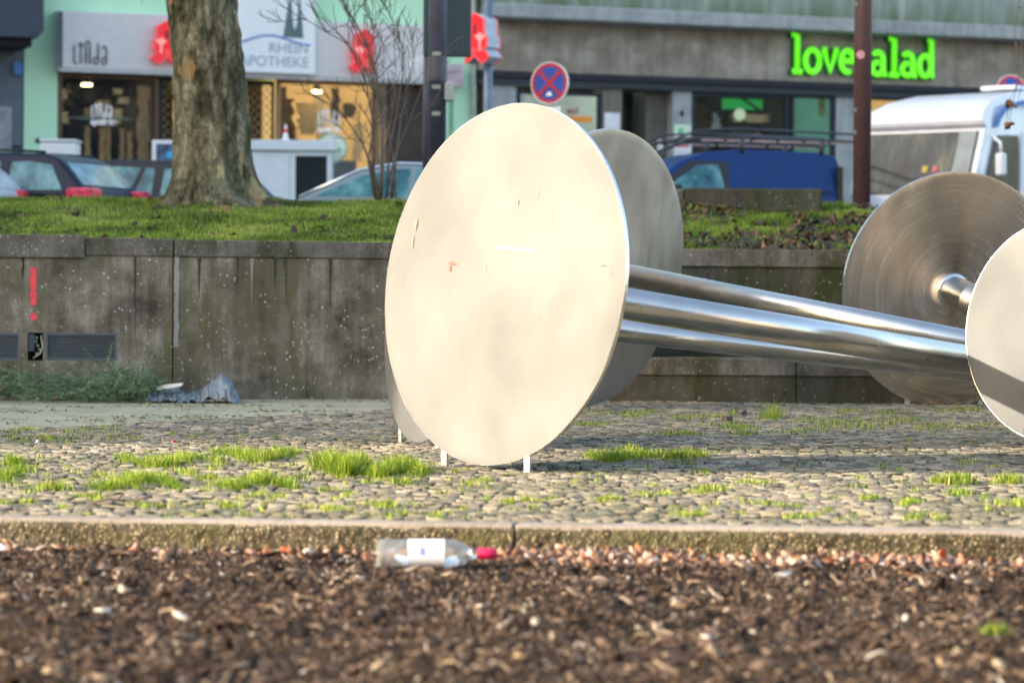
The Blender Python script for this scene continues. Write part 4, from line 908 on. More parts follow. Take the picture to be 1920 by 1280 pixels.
# --- display cabinet
cb = stand_on(548, 49); sC = F / 49
cab = empty('display_cabinet', cb, 0, 'white display cabinet with glass door before the pharmacy window', 'cabinet')
cw_ = 165 / sC; czt = P(548, 264, 49).z - cb.z
M_cab = plain('cabinet_white', (.66, .74, .80), .4, var=.05)
mb = MB(); mb.box(-cw_ / 2 + .03, -.02, -.3, .3, 0, czt - .2); mb.box(-.02, cw_ / 2 - .08, .25, .3, 0, czt - .2); mb.build('housing', M_cab, cab, bevel=.01)
mb = MB(); 
for k in range(3): mb.box(-cw_ / 2 + .01 * k, cw_ / 2 - .01 * k, -.36 + .02 * k, .34, czt - .18 + .06 * k, czt - .125 + .06 * k)
mb.build('roof_cornice', M_cab, cab, bevel=.008)
mb = MB(); a, b = -.015, cw_ / 2 - .06
mb.box(a, b, -.3, -.26, czt - .27, czt - .2); mb.box(a, a + .09, -.3, -.26, .1, czt - .27); mb.box(b - .08, b, -.3, -.26, .1, czt - .27); mb.box(a, b, -.3, -.26, 0, .1); mb.build('door_frame', M_cab, cab)
MB().box(a + .09, b - .08, -.285, -.275, .1, czt - .27).build('glass_door', M_glassd, cab)
s_ = MB()
for k in range(5):
    for i in range(6): s_.box(a + .12 + i * .085, a + .18 + i * .085, -.1, 0, .1 + k * .2, .1 + k * .2 + random.uniform(.08, .17))
s_.build('goods', plain('bottle_blue_glow', (.3, .45, .55), .4, var=.5, sc=20, emit=.04), cab)  # faint glow put into the goods to lighten them
# round sign behind
rp = stand_on(622, 49.6); rs = empty('round_sign', rp, R(8), 'round white sign with green band beside the cabinet', 'sign')
rz_ = P(622, 278, 49.6).z - rp.z
MB().tube([(0, 0, 0), (0, 0, rz_)], .03, 10).build('post', M_shade, rs, smooth=True)
MB().disc((0, -.04, rz_), .24, th=.03).build('sign_plate', plain('pale_sign', (.7, .8, .7), .4), rs); MB().ring((0, 0, rz_), .235, .265, -.065, -.02).build('rim', plain('sign_rim', (.35, .5, .33), .4), rs)
MB().box(-.2, .14, -.062, -.057, rz_ - .06, rz_).build('green_band', plain('band_green', (.12, .42, .16), .4), rs)
# poster stand and white box
pp = stand_on(312, 47); pz = P(312, 263, 47).z - pp.z; ps_ = empty('poster_stand', pp, 0, 'poster board with blue picture left of the tree trunk', 'sign')
MB().box(-.24, .24, -.02, .02, pz - .42, pz).build('frame', M_white, ps_, bevel=.01); MB().box(-.17, .17, -.028, -.022, pz - .36, pz - .06).build('poster', plain('poster_blue', (.05, .1, .2), .4, var=.9, sc=9), ps_); MB().box(-.03, .03, -.015, .015, 0, pz - .42).build('post', M_shade, ps_)
MB().disc((.06, -.033, pz - .24), .06, th=.006).build('poster_picture', plain('cyan', (.05, .45, .8), .4), ps_)
pp = stand_on(116, 46); pz = P(116, 268, 46).z - pp.z; wb_ = empty('white_box', pp, 0, 'white rounded box behind the roof of the dark estate car', 'box')
MB().box(-.3, .26, -.3, .3, .0, pz).build('box_body', M_white, wb_, bevel=.05); MB().box(-.32, .28, -.32, .32, pz + .002, pz + .04).build('box_lid', M_white, wb_, bevel=.02)
# cone on the cabinet
cz_ = cb.z + czt + .002
co = empty('traffic_cone', (cb.x - .12, cb.y, cz_), 0, 'small red and white traffic cone standing on the cabinet', 'traffic cone')
mb = MB(); mb.tube([(0, 0, 0), (0, 0, .03), (0, 0, .031), (0, 0, .13), ], [.07, .07, .05, .035], 16); mb.build('cone_base', M_white, co, smooth=True); MB().tube([(0, 0, .131), (0, 0, .2)], [.035, .026], 16).build('cone_band', plain('cone_red', (.7, .05, .05), .4), co); MB().tube([(0, 0, .201), (0, 0, .28)], [.026, .01], 16).build('cone_tip', M_white, co)

# --- concrete building on the right
cbld = empty('concrete_building', (FA.x, FA.y, ZR), fa, 'grey stained concrete building with green lit salad shop sign', 'building')
M_conc = concrete('stained_concrete', [(.3, (.26, .225, .185)), (.5, (.42, .375, .32)), (.7, (.64, .58, .51))], .7, sc=.8, bmp=.3, lo=.6)
M_ledge = concrete('pale_ledge', [(.25, (.32, .36, .38)), (.75, (.55, .60, .61))], .6, lo=.55, sc=1.2, bmp=.3)
M_upper, nt_, bs_ = nm('algae_concrete'); v_ = coord(nt_); sx_ = N(nt_, 'ShaderNodeSeparateXYZ'); nt_.links.new(v_, sx_.inputs[0])
st_ = ramp(nt_, noise(nt_, coord(nt_, (4, 4, .3)), 1.4, 6, .7), [(.3, (.2, .25, .25)), (.7, (.42, .48, .47))])
mr = N(nt_, 'ShaderNodeMapRange'); nt_.links.new(sx_.outputs[2], mr.inputs[0]); zU = Fp(1400, 30, .6)[1]; mr.inputs[1].default_value = zU - .1; mr.inputs[2].default_value = zU + .75; mr.inputs[3].default_value = 1.1; mr.inputs[4].default_value = .05
mm = N(nt_, 'ShaderNodeMath', operation='MULTIPLY', use_clamp=True); nt_.links.new(mr.outputs[0], mm.inputs[0]); nt_.links.new(ramp(nt_, noise(nt_, coord(nt_, (2.5, 2.5, .5)), 1.1, 6, .7), [(.35, .25), (.6, 1.0)]), mm.inputs[1])
nt_.links.new(mix(nt_, mm.outputs[0], st_, (.085, .13, .045)), bs_.inputs['Base Color']); bs_.inputs['Roughness'].default_value = .9
U0 = uR + .03; U1 = Fp(2500, 200)[0]; zF1 = Fp(1400, 48)[1]; zF0 = Fp(1400, 150)[1]
MB().box(U0, U1, 0, .6, zF0, zF1).build('fascia', M_conc, cbld)
lz0, lz1 = Fp(1400, 52, .6)[1], Fp(1400, 26, .6)[1]
MB().box(U0 + .05, U1, -.6, .5, lz0, lz1).build('ledge', M_ledge, cbld, bevel=.03)
MB().box(U0 + .05, U1, -.5, .5, lz1 + .003, lz1 + 5).build('upper_wall', M_upper, cbld)
zD0 = Fp(1400, 172, .15)[1]
MB().box(U0, U1, -.15, .3, zF0 - .13, zF0 - .003).build('rail_band', M_anth, cbld, bevel=.01); MB().box(U0, U1, -.08, .3, zD0 - .02, zF0 - .135).build('rail_band', plain('dark_blue_band', (.014, .02, .035), .5), cbld)
MB().box(U0, U1, 3.0, 3.1, 0, zF0).build('shop_back', M_int, cbld)
M_pier = concrete('pier_concrete', [(.25, (.19, .18, .155)), (.75, (.33, .31, .27))], .5, sc=.8)
for a_, b_, mt in ((922, 968, M_ledge), (1130, 1166, M_pier), (1262, 1297, M_ledge), (1568, 1603, M_ledge), (1840, 1880, M_pier)):
    u0 = Fp(a_, 200)[0]; u1 = Fp(b_, 200)[0]; MB().box(u0, u1, .0, .5, 0, zD0 - .023).build('pier', mt, cbld)
M_pale_in = plain('pale_lit_interior', (.30, .34, .31), .8, var=.12, sc=1.0, emit=.22, ecol=(.6, .7, .6))  # glow put into the colour so the room looks lit
wp, qp = window(970, 1128, 172, M_pale_in, cbld, mfr=M_anth, glass=M_glass, depth=.3)
uu = Fp(985, 200)[0]; MB().box(qp[0] + .07, uu, .0, .04, .2, qp[3] - .07).build('side_light', M_ledge, wp)
a, b, c, d = rect(1062, 218, 1112, 229); MB().box(a, b, .03, .036, c, d).build('orange_strip', plain('orange', (.85, .27, .02), .5), wp)
a = Fp(1064, 213); text_part('window_lettering', 'm1', .17, plain('maroon', (.25, .06, .08), .5), wp, (a[0], .034, a[1]), extrude=.002, bold=.01, xs=1.2)
# doorway
u0, u1 = Fp(1167, 200)[0], Fp(1261, 200)[0]; um = Fp(1222, 200)[0]
dr = MB().box(u0, um, 1.0, 1.06, 0, zD0 - .03).build('entrance_door', plain('door_black', (.02, .022, .025), .3), cbld)
for px in (1182, 1205): 
    q = Fp(px, 240)[0]; MB().box(q - .09, q + .09, .985, .998, .3, 1.9).build('door_light', plain('door_glass', (.07, .09, .12), .15), dr)
MB().box(um, u1, .3, 1.2, 0, zD0 - .03).build('entrance_wall', plain('taupe_wall', (.12, .105, .09), .8, var=.2), cbld)
MB().tube([(Fp(1206, 230)[0], .95, 1.2), (Fp(1206, 230)[0], .95, 1.6)], .02, 8).build('door_handle', M_rim, dr)
a, b, c, d = rect(1236, 262, 1246, 286, -.2); MB().box(a, b, .27, .298, c, d).build('bell_panel', M_white, cbld)
# posters on piers
for (x0_, y0_, x1_, y1_, col) in ((1133, 212, 1162, 245, (.72, .72, .8)), (1264, 234, 1296, 260, (.6, .75, .63)), (1264, 261, 1296, 302, (.72, .72, .78)), (1264, 303, 1294, 322, (.75, .77, .8))):
    a, b, c, d = rect(x0_, y0_, x1_, y1_); MB().box(a, b, -.008, -.002, c, d).build('notice', plain('notice_paper', col, .6), cbld)
a, b, c, d = rect(1270, 270, 1290, 277); MB().box(a, b, -.012, -.009, c, d).build('notice_print', plain('red_print', (.6, .1, .15), .6), cbld)
a, b, c, d = rect(1271, 240, 1281, 254); MB().box(a, b, -.012, -.009, c, d).build('notice_print', plain('green_print', (.15, .5, .25), .6), cbld)
for yy in (284, 290, 296):
    a, b, c, d = rect(1268, yy, 1292, yy + 1.6); MB().box(a, b, -.012, -.009, c, d).build('notice_print', M_pale, cbld)
a = Fp(1278, 213); MB().disc((a[0], -.01, a[1]), .06, th=.02, seg=12, sx=.7).build('wall_light', M_anth, cbld)
# salad shop windows
M_green_in = plain('green_wall', (.02, .16, .06), .7, var=.6, sc=1.1); M_teal_in = plain('teal_glow_wall', (.16, .34, .28), .8, var=.3, sc=1, emit=.07, ecol=(.3, .7, .55))  # teal wall glows slightly to brighten its window
ws1, q_ = window(1299, 1480, 176, M_int, cbld, mfr=M_anth)
a, b, c, d = rect(1395, 168, 1470, 200); MB().box(a, b, 1.0, 1.05, c, d).build('green_board', plain('green_board', (.02, .36, .09), .6, emit=.16, ecol=(.03, .6, .12)), ws1)
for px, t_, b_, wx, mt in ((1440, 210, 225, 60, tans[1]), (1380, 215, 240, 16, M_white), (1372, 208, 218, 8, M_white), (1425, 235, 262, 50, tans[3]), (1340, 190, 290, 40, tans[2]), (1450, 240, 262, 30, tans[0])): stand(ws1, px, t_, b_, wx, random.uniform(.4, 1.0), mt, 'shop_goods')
uu, zz = Fp(1395, 214); MB().disc((uu, .2, zz), .12, th=.05, seg=16).build('shop_lamp', plain('pale_lamp', (.5, .6, .4), .5, emit=.3), ws1)
s_ = MB(); s_.tube([(Fp(1400, 170)[0], .6, Fp(1400, 170)[1]), (Fp(1450, 205)[0], .6, Fp(1450, 205)[1])], .03, 6); s_.tube([(Fp(1400, 215)[0], .6, Fp(1400, 215)[1]), (Fp(1470, 252)[0], .6, Fp(1470, 252)[1])], .025, 6); s_.build('strut', M_anth, ws1)
ws2, q_ = window(1484, 1566, 178, M_teal_in, cbld, mfr=M_anth)
stand(ws2, 1560, 180, 215, 8, .4, plain('yellow_curtain', (.6, .5, .2), .7), 'curtain')
ws3, q_ = window(1605, 1838, 184, M_lit, cbld, mfr=M_anth)
ws4, q_ = window(1882, 2100, 190, M_int, cbld, mfr=M_anth)
# green lit sign "love salad"
M_neon = plain('green_lit_letter', (.12, .8, .02), .4, emit=.17, ecol=(.16, 1, .01), var=.03); M_neons = plain('letter_side_green', (.01, .13, .03), .4)
LET = {'l': ([[(-.02, 1.0), (.13, 1.0), (.13, 0)], [(0, 0), (.27, 0)]], .36), 'o': ([arc(.2, .31, .2, .31, 0, 360, 18)], .50),
 'v': ([[(.03, .62), (.2, .02), (.37, .62)], [(-.03, .62), (.1, .62)], [(.31, .62), (.43, .62)]], .50), 'e': ([[(.02, .34), (.36, .34)] + arc(.19, .33, .18, .3, 5, 300, 14)], .47),
 's': ([arc(.17, .47, .14, .15, 40, 270, 9) + arc(.17, .16, .16, .16, 90, -150, 9)], .43), 'a': ([arc(.16, .44, .15, .18, 150, 0, 8) + [(.31, .1), (.36, 0), (.42, .01)], arc(.16, .17, .16, .17, 80, 400, 14)], .50),
 'd': ([arc(.17, .29, .17, .29, 0, 360, 16), [(.25, 1.0), (.35, 1.0), (.35, .02), (.43, .0)]], .52)}
a = Fp(1486, 134, .12); b = Fp(1486, 66, .12); H = b[1] - a[1]; tot = sum(LET[c][1] for c in 'lovesalad'); e_ = Fp(1752, 142, .12)[0]; k = (e_ - a[0]) / (tot - .08)
sl = (Fp(1752, 140, .12)[1] - a[1]) * 0; x_ = a[0]
for ch in 'lovesalad':
    s_ = MB(); strokes(s_, LET[ch][0], x_, a[1], k, H, .062, -.12, .35, 10); o = s_.build('sign_letter', M_neon, cbld, smooth=True)
    s_ = MB(); strokes(s_, LET[ch][0], x_ - .05, a[1] - .012, k, H, .066, -.05, .5, 8); s_.build('letter_side', M_neons, o, smooth=True)
    x_ += LET[ch][1] * k
MB().tube([(a[0], -.04, a[1] + .02), (e_, -.04, a[1] + .02)], .02, 6).build('sign_rail', M_shade, cbld)
# ================================================================= STREET FURNITURE
def ground_pole(px, D, label, name='pole'): 
    p = P(px, 300, D); return Vector((p.x, p.y, ZR))
M_pole = plain('grey_pole_paint', (.085, .09, .13), .45, .3, var=.2); M_brown = plain('brown_pole_paint', (.10, .052, .055), .5, var=.15)
pl = ground_pole(819, 33.5, ''); lamp = empty('street_pole', pl, 0, 'thick dark grey pole with a grey box, left of the big disc', 'pole')
MB().tube([(0, 0, 0), (0, 0, 7)], .105, 24).build('pole_shaft', M_pole, lamp, smooth=True)
s33 = F / 33.5
for py, c_ in ((106, 'bit_pale'), (168, 'bit_pale'), (218, 'bit_pale')):
    z = P(818, py, 33.5).z - pl.z; MB().box(-.06, .04, -.118, -.09, z, z + .045).build('pole_light_bit', plain('pale_light_bit', (.4, .4, .33), .4, .5), lamp)  # small pale boxes put in for yellowish lights on the pole
z0 = P(835, 190, 33.4).z - pl.z; MB().box(.09, .20, -.16, -.04, z0, z0 + .22).build('junction_box', plain('box_grey', (.42, .45, .43), .5), lamp, bevel=.02)
z0 = P(818, 152, 33.5).z - pl.z; MB().tube([(0, 0, z0), (0, 0, z0 + .28)], .114, 24).build('sleeve', M_pole, lamp)
# dark panel fixed behind the pole: seen from the back
pn = ground_pole(837, 34.2, ''); zz = P(837, 107, 34.2).z - pn.z; h_ = 45 / (F / 34.2)
pan = empty('sign_panel', pn, 0, 'large dark sign panel seen from behind at the grey pole', 'sign'); 
MB().box(-h_ , h_, -.05, .05, zz, zz + 1.6).build('panel', plain('panel_slate', (.035, .06, .075), .5, var=.1), pan, bevel=.02)
MB().tube([(-.25, .12, 0), (-.25, .12, zz + 1.5)], .04, 12).build('panel_post', M_pole, pan, smooth=True)
pb_ = ground_pole(1616, 32.6, ''); bp = empty('brown_pole', pb_, 0, 'thick reddish brown pole in front of the green salad sign', 'pole')
MB().tube([(0, 0, -.1), (0, 0, 7)], .102, 24).build('pole_shaft', M_brown, bp, smooth=True)
z = P(1610, 103, 32.5).z - pb_.z; MB().disc((-.04, -.105, z), .05, th=.01, seg=20).build('round_sticker', plain('pink_sticker', (.7, .3, .32), .5, var=.5, sc=60), bp)
for py in (210, 252, 12): z = P(1602, py, 32.5).z - pb_.z; MB().box(-.1, -.075, -.075, -.055, z, z + .05).build('bolt_plate', M_shade, bp)
# pharmacy pole sign
D_ = 45; p = ground_pole(914, D_, ''); s45 = F / D_; zc_ = P(914, 73, D_).z - p.z
apo = empty('pharmacy_sign', p, 0, 'red lit pharmacy letter sign standing on a grey blue post', 'sign')
MB().tube([(0, 0.15, 0), (0, 0.15, zc_ + .9)], .07, 16).build('post', plain('blue_grey_post', (.14, .19, .27), .4, .3), apo, smooth=True)
yaw = math.atan2(.62, .78)
hold = apo
def rot_part(o): o.rotation_euler.z = -yaw; return o
k_ = .81
aA = apoA(apo, -.10, zc_, k_, False, -.17, -.13); rot_part(aA)
kk_ = k_ / 510; pts = [(-.10 + (x - 680) * kk_ * .98, zc_ - (z_ - 390) * kk_ * .98) for x, z_ in AP]
o = MB().prism(pts, -.128, .15).build('sign_case', plain('pale_blue_case', (.45, .52, .62), .4), apo); rot_part(o)
pts = [(-.10 + (x - 680) * kk_, zc_ - (z_ - 390) * kk_) for x, z_ in AP]; o = MB().prism(pts, .152, .18).build('rear_letter', M_redo, apo); rot_part(o)
# no stopping signs
M_sb = plain('sign_blue', (.015, .07, .38), .35); M_sr = plain('sign_red', (.45, .02, .04), .35)
def nostop(px, py, D, rad, label, yawd=-28):
    p = ground_pole(px, D, ''); z = P(px, py, D).z - p.z
    e = empty('no_stopping_sign', p, R(yawd), label, 'road sign', 'no stopping signs along the street')
    MB().tube([(0, .05, 0), (0, .05, z + .2)], .03, 12).build('post', M_shade, e, smooth=True)
    pl_ = MB().disc((0, 0, z), rad, th=.012).build('sign_plate', M_sb, e)
    MB().ring((0, 0, z), rad * .82, rad * .985, -.014, -.007).build('red_ring', M_sr, e)
    MB().ring((0, 0, z), rad * .987, rad * 1.03, -.016, .01).build('white_rim', M_white, e)
    for a_ in (45, 135):
        s_ = MB(); c, s2 = math.cos(R(a_)), math.sin(R(a_)); w2_ = rad * .085; L_ = rad * .84; y_ = -.0155 if a_ == 45 else -.0175
        s_.prism([(c * L_ - s2 * w2_, z + s2 * L_ + c * w2_), (-c * L_ - s2 * w2_, z - s2 * L_ + c * w2_), (-c * L_ + s2 * w2_, z - s2 * L_ - c * w2_), (c * L_ + s2 * w2_, z + s2 * L_ - c * w2_)], y_, y_ + .008); s_.build('cross_bar', M_sr, e)
    return e, z
e, z = nostop(1030, 156, 42, .30, 'round blue and red no stopping sign above the big disc')
MB().box(-.18, .18, -.012, 0, z - .5, z - .35).build('supplementary_plate', M_white, e)
MB().prism([(-.06, z - .19), (.06, z - .19), (.02, z - .13), (-.02, z - .13)], -.020, -.0185).build('white_arrow', M_white, e)
nostop(1894, 168, 46.5, .23, 'round red rimmed sign peeking over the motorhome roof', 0)

# ================================================================= VEHICLES
M_tyre = plain('tyre', (.02, .02, .02), .8); M_wheel = plain('wheel_rim', (.4, .4, .42), .3, .8)
M_cglass, nt_, bs_ = nm('car_glass'); v_ = coord(nt_)
nt_.links.new(ramp(nt_, noise(nt_, v_, 3.0, 5, .6), [(.32, (.015, .06, .09)), (.5, (.055, .19, .23)), (.7, (.18, .40, .42))]), bs_.inputs['Base Color']); bs_.inputs['Roughness'].default_value = .12; bs_.inputs['Specular IOR Level'].default_value = .3
M_trim = plain('black_trim', (.012, .012, .014), .4); M_chrome = plain('chrome', (.8, .8, .82), .12, 1.0, var=.02); M_tail = plain('tail_lamp', (.75, .04, .09), .2, var=.35, sc=12)
def car(root, Ln, Wd, body, roof_line, belt, wins, mat, rear_glass=None, tail=None, rails=None, front_glass=None, doors=(), wheel_r=.32, top=None):
    """x forward (front at +x). body: lower side outline; roof_line: glasshouse outline"""
    top = top or max(z for x, z in roof_line); hw = Wd / 2
    yf = lambda z: hw - .0 if z <= belt else hw - (z - belt) / (top - belt) * .17 - .012
    yl = lambda z: hw - (.06 if z < .35 else 0) - (.04 if z > belt - .12 else 0)
    MB().sideprism(body, yl).build('body', mat, root, bevel=.05)
    MB().sideprism(roof_line, yf).build('cabin', mat, root, bevel=.045)
    for w_ in wins:
        for sg in (-1, 1):
            s_ = MB(); n_ = len(w_); s_.add([(x, sg * (yf(z) - .004), z) for x, z in w_] + [(x, sg * (yf(z) + .006), z) for x, z in w_], [tuple(range(n_)), tuple(range(n_, 2 * n_))] + [(i, (i + 1) % n_, n_ + (i + 1) % n_, n_ + i) for i in range(n_)]); s_.build('side_window', M_cglass, root)
    def endglass(nm_, a, b, out):
        (x0, z0), (x1, z1) = a, b; d = Vector((x1 - x0, 0, z1 - z0)).normalized(); nn = Vector((d.z, 0, -d.x)) * out
        s_ = MB(); q0 = Vector((x0, 0, z0)) + d * .07 + nn * .004; q1 = Vector((x1, 0, z1)) - d * .07 + nn * .004; t = nn * .008
        y0_, y1_ = yf(z0) - .1, yf(z1) - .09
        vs = [q0 + Vector((0, -y0_, 0)), q0 + Vector((0, y0_, 0)), q1 + Vector((0, y1_, 0)), q1 + Vector((0, -y1_, 0))]; s_.add(vs + [v + t for v in vs], [(0, 1, 2, 3), (4, 5, 6, 7), (0, 1, 5, 4), (1, 2, 6, 5), (2, 3, 7, 6), (3, 0, 4, 7)]); s_.build(nm_, M_cglass, root)
    if rear_glass: endglass('rear_window', *rear_glass)
    if front_glass: endglass('windscreen', *front_glass)
    if tail:
        x_, z_, w2, h2 = tail
        for sg in (-1, 1):
            s_ = MB(); s_.box(x_ - .015, x_ + w2, sg * (hw - .12) - .10, sg * (hw - .12) + .10 + (.0), z_, z_ + h2)
            s_ = MB(); a_ = hw - .3 if sg > 0 else -hw - .012; b_ = hw + .012 if sg > 0 else -hw + .3; s_.box(x_ - .03, x_ + w2, a_, b_, z_, z_ + h2); s_.build('tail_lamp', M_tail, root, bevel=.04)
    for d_ in doors:
        for sg in (-1, 1):
            s_ = MB(); s_.box(d_ - .006, d_ + .006, sg * hw - .004, sg * hw + .002, .3, belt - .02); s_.build('door_gap', M_trim, root)
    if rails:
        for sg in (-1, 1):
            z_ = top; s_ = MB(); s_.tube([(x, sg * (yf(z) - .03), z + .03) for x, z in rails[0]], rails[1], 8); s_.build('roof_rail', rails[2], root, smooth=True)
    for wx in (Ln * .19, Ln * .81):
        for sg in (-1, 1):
            s_ = MB(); s_.disc((wx, sg * (hw - .09), wheel_r), wheel_r, th=.2, seg=28); t_ = s_.build('wheel', M_tyre, root, bevel=.02)
            s_ = MB(); s_.disc((wx, sg * (hw - .0 + .012), wheel_r), wheel_r * .62, th=.02, seg=20); s_.build('wheel_rim', M_wheel, t_)
def carpos(px, D, heading):
    p = P(px, 350, D); return Vector((p.x, p.y, ZR)), math.atan2(heading[1], heading[0])
estate_body = [(0.03, .3), (0, .55), (.04, .85), (.1, .96), (3.2, .94), (4.15, .8), (4.4, .62), (4.42, .3)]
estate_roof = [(.08, .90), (.12, 1.0), (.52, 1.40), (.72, 1.47), (2.0, 1.50), (2.75, 1.45), (3.5, .95), (3.4, .90)]
estate_wins = [[(.42, .99), (.62, 1.32), (.95, 1.37), (1.2, 1.36), (1.22, .99)], [(1.36, .99), (1.36, 1.37), (1.50, 1.385), (1.66, .99)], [(1.74, .99), (1.58, 1.385), (2.0, 1.40), (2.62, 1.36), (3.1, .99)]]
# heading left and away from the viewer
p, a = carpos(226, 37.5, (-.95, .31)); ca = empty('parked_car', p, a, 'dark navy estate car with pink tail lamp, parked left of the tree', 'car', 'cars parked beyond the bank')
car(ca, 4.42, 1.75, estate_body, estate_roof, .96, estate_wins, paint('navy_paint', (.008, .014, .04), .45, .1), rear_glass=((.12, 1.0), (.52, 1.40), -1), tail=(.0, .78, .36, .24), rails=([(.75, 1.46), (1.5, 1.5), (2.4, 1.47)], .018, M_trim), doors=(1.3, 2.3), front_glass=((2.75, 1.45), (3.5, .95), 1))
p, a = carpos(490, 39.2, (-.95, .31)); ca2 = empty('parked_car', p, a, 'dark hatchback half hidden behind the tree trunk', 'car', 'cars parked beyond the bank')
car(ca2, 4.1, 1.72, [(x * .93, z) for x, z in estate_body], [(x * .93, z * .995) for x, z in estate_roof], .96, [[(x * .93, z * .995) for x, z in w_] for w_ in estate_wins], paint('slate_paint', (.018, .022, .035), .45, .1), rear_glass=((.11, 1.0), (.48, 1.39), -1), doors=(1.2,), front_glass=((2.56, 1.44), (3.25, .95), 1))
p, a = carpos(1045, 38, (-1, .0)); ca3 = empty('parked_car', p, a, 'pale saloon car with chrome window line, left behind the big disc', 'car', 'cars parked beyond the bank')
sal_body = [(0.03, .3), (0, .55), (.05, .85), (.15, .92), (1.0, .93), (3.2, .93), (4.05, .76), (4.3, .55), (4.3, .3)]
sal_roof = [(.55, .88), (1.05, 1.25), (1.5, 1.35), (2.1, 1.37), (2.6, 1.28), (3.42, .90), (3.35, .86)]
car(ca3, 4.3, 1.74, sal_body, sal_roof, .93, [[(.95, .95), (1.25, 1.24), (1.6, 1.30), (1.85, 1.31), (1.9, .95)], [(1.98, .95), (1.93, 1.31), (2.15, 1.31), (2.55, 1.22), (3.15, .95)]], paint('grey_silver_paint', (.22, .30, .34)), doors=(1.94,), rails=([(1.2, 1.28), (1.6, 1.345), (2.1, 1.355), (2.6, 1.265), (3.38, .90)], .022, M_chrome), front_glass=((2.6, 1.28), (3.42, .9), 1), rear_glass=((.55, .88), (1.05, 1.25), -1))
p, a = carpos(14, 36, (-1, .1)); ca4 = empty('parked_car', p, a, 'white car with only its rear corner showing at the left edge', 'car', 'cars parked beyond the bank')
car(ca4, 4.2, 1.7, [(0.0, .3), (-.02, .6), (.02, .95), (.1, 1.0), (3.2, .94), (4.1, .75), (4.2, .3)], [(.04, .94), (.06, 1.02), (.22, 1.2), (.42, 1.36), (1.6, 1.42), (2.4, 1.38), (3.2, .95), (3.1, .9)], .98, [[(.5, 1.0), (.62, 1.27), (1.2, 1.32), (1.2, 1.0)], [(1.3, 1.0), (1.3, 1.32), (2.2, 1.3), (2.8, 1.0)]], paint('white_paint', (.72, .75, .8)), tail=(-.02, .78, .1, .2))
# blue van with roof rack, heading left towards the viewer a little
p, a = carpos(1540, 43.5, (-.95, -.31)); van = empty('blue_van', p, a, 'blue delivery van with a long roof rack, behind the bank', 'van')
M_vblue = paint('van_blue', (.003, .038, .17), .4, .15)
van_body = [(0, .3), (-.0, 1.0), (.02, 1.1), (2.6, 1.1), (3.45, 1.02), (3.95, .8), (4.1, .55), (4.1, .3)]
van_roof = [(.0, 1.05), (.02, 1.6), (.08, 1.78), (.3, 1.83), (1.6, 1.86), (2.2, 1.80), (2.6, 1.66), (3.35, 1.12), (3.3, 1.05)]
car(van, 4.1, 1.75, van_body, van_roof, 1.1, [[(2.05, 1.16), (1.92, 1.20), (2.0, 1.62), (2.35, 1.60), (2.9, 1.24), (2.85, 1.16)]], M_vblue, doors=(.78, 1.85, 2.9), front_glass=((2.6, 1.66), (3.35, 1.12), 1))
MB().box(.04, .13, .80, .885, .5, 1.62).build('rear_pillar_trim', M_trim, van, bevel=.01)
for sg in (-1, 1): MB().box(.2, 1.75, sg * .865 - .012, sg * .865 + .012, 1.235, 1.25).build('side_rail', M_trim, van); MB().box(1.5, 1.68, sg * .885 - .02, sg * .885 + .02, 1.04, 1.09).build('door_handle', M_trim, van, bevel=.008)
mt = plain('van_door_shade', (.02, .05, .045), .3)
for sg in (-1, 1): MB().prism([(1.8, 1.08), (1.86, 1.66), (1.95, 1.7), (1.9, 1.08)], sg * .75 - .1 * 0, sg * .75 + .0 + .03 * sg).build('door_pillar', mt, van) if False else None
for sg in (-1, 1):
    yv = lambda z: .875 - (z - 1.1) / .76 * .17 - .012
    pp_ = [(1.86, 1.12), (1.84, 1.66), (2.45, 1.67), (3.12, 1.18), (3.1, 1.12)]; s_ = MB(); s_.add([(x, sg * (yv(z) - .004), z) for x, z in pp_] + [(x, sg * (yv(z) + .003), z) for x, z in pp_], [tuple(range(5)), tuple(range(5, 10))] + [(i, (i + 1) % 5, 5 + (i + 1) % 5, 5 + i) for i in range(5)]); s_.build('window_surround', M_trim, van)
for sg in (-1, 1): s_ = MB().tube([(2.75, sg * .87, 1.18), (2.8, sg * 1.0, 1.2)], .03, 8); o = s_.build('mirror_arm', M_trim, van); MB().box(2.72, 2.86, sg * 1.06 - .09, sg * 1.06 + .09, 1.1, 1.3).build('mirror', M_trim, o, bevel=.03)
s_ = MB()
for sg in (-1, 1):
    s_.tube([(-.35, sg * .68, 2.0), (1.5, sg * .68, 2.04), (2.4, sg * .68, 2.0), (2.9, sg * .66, 1.80), (3.1, sg * .64, 1.62)], .025, 8)
    s_.tube([(-.35, sg * .68, 2.12), (1.6, sg * .68, 2.16), (2.3, sg * .68, 2.12), (2.75, sg * .67, 1.95)], .018, 8)
    for x_ in (.3, 1.6): s_.tube([(x_, sg * .68, 2.04), (x_ + .02, sg * .70, 1.80)], .035, 6)
for i in range(9): s_.tube([(-.3 + i * .33, -.68, 2.02), (-.3 + i * .33, .68, 2.02)], .02, 6)
s_.build('roof_rack', plain('rack_dark', (.06, .065, .08), .4, .4), van, smooth=True)
s_ = MB(); 
for i in range(6): s_.box(-.2 + i * .42, .16 + i * .42, -.70, -.66, 1.965, 2.0); s_.box(-.2 + i * .42, .16 + i * .42, .66, .70, 1.965, 2.0)
s_.build('rack_slats', plain('rack_slat', (.35, .27, .26), .5), van)
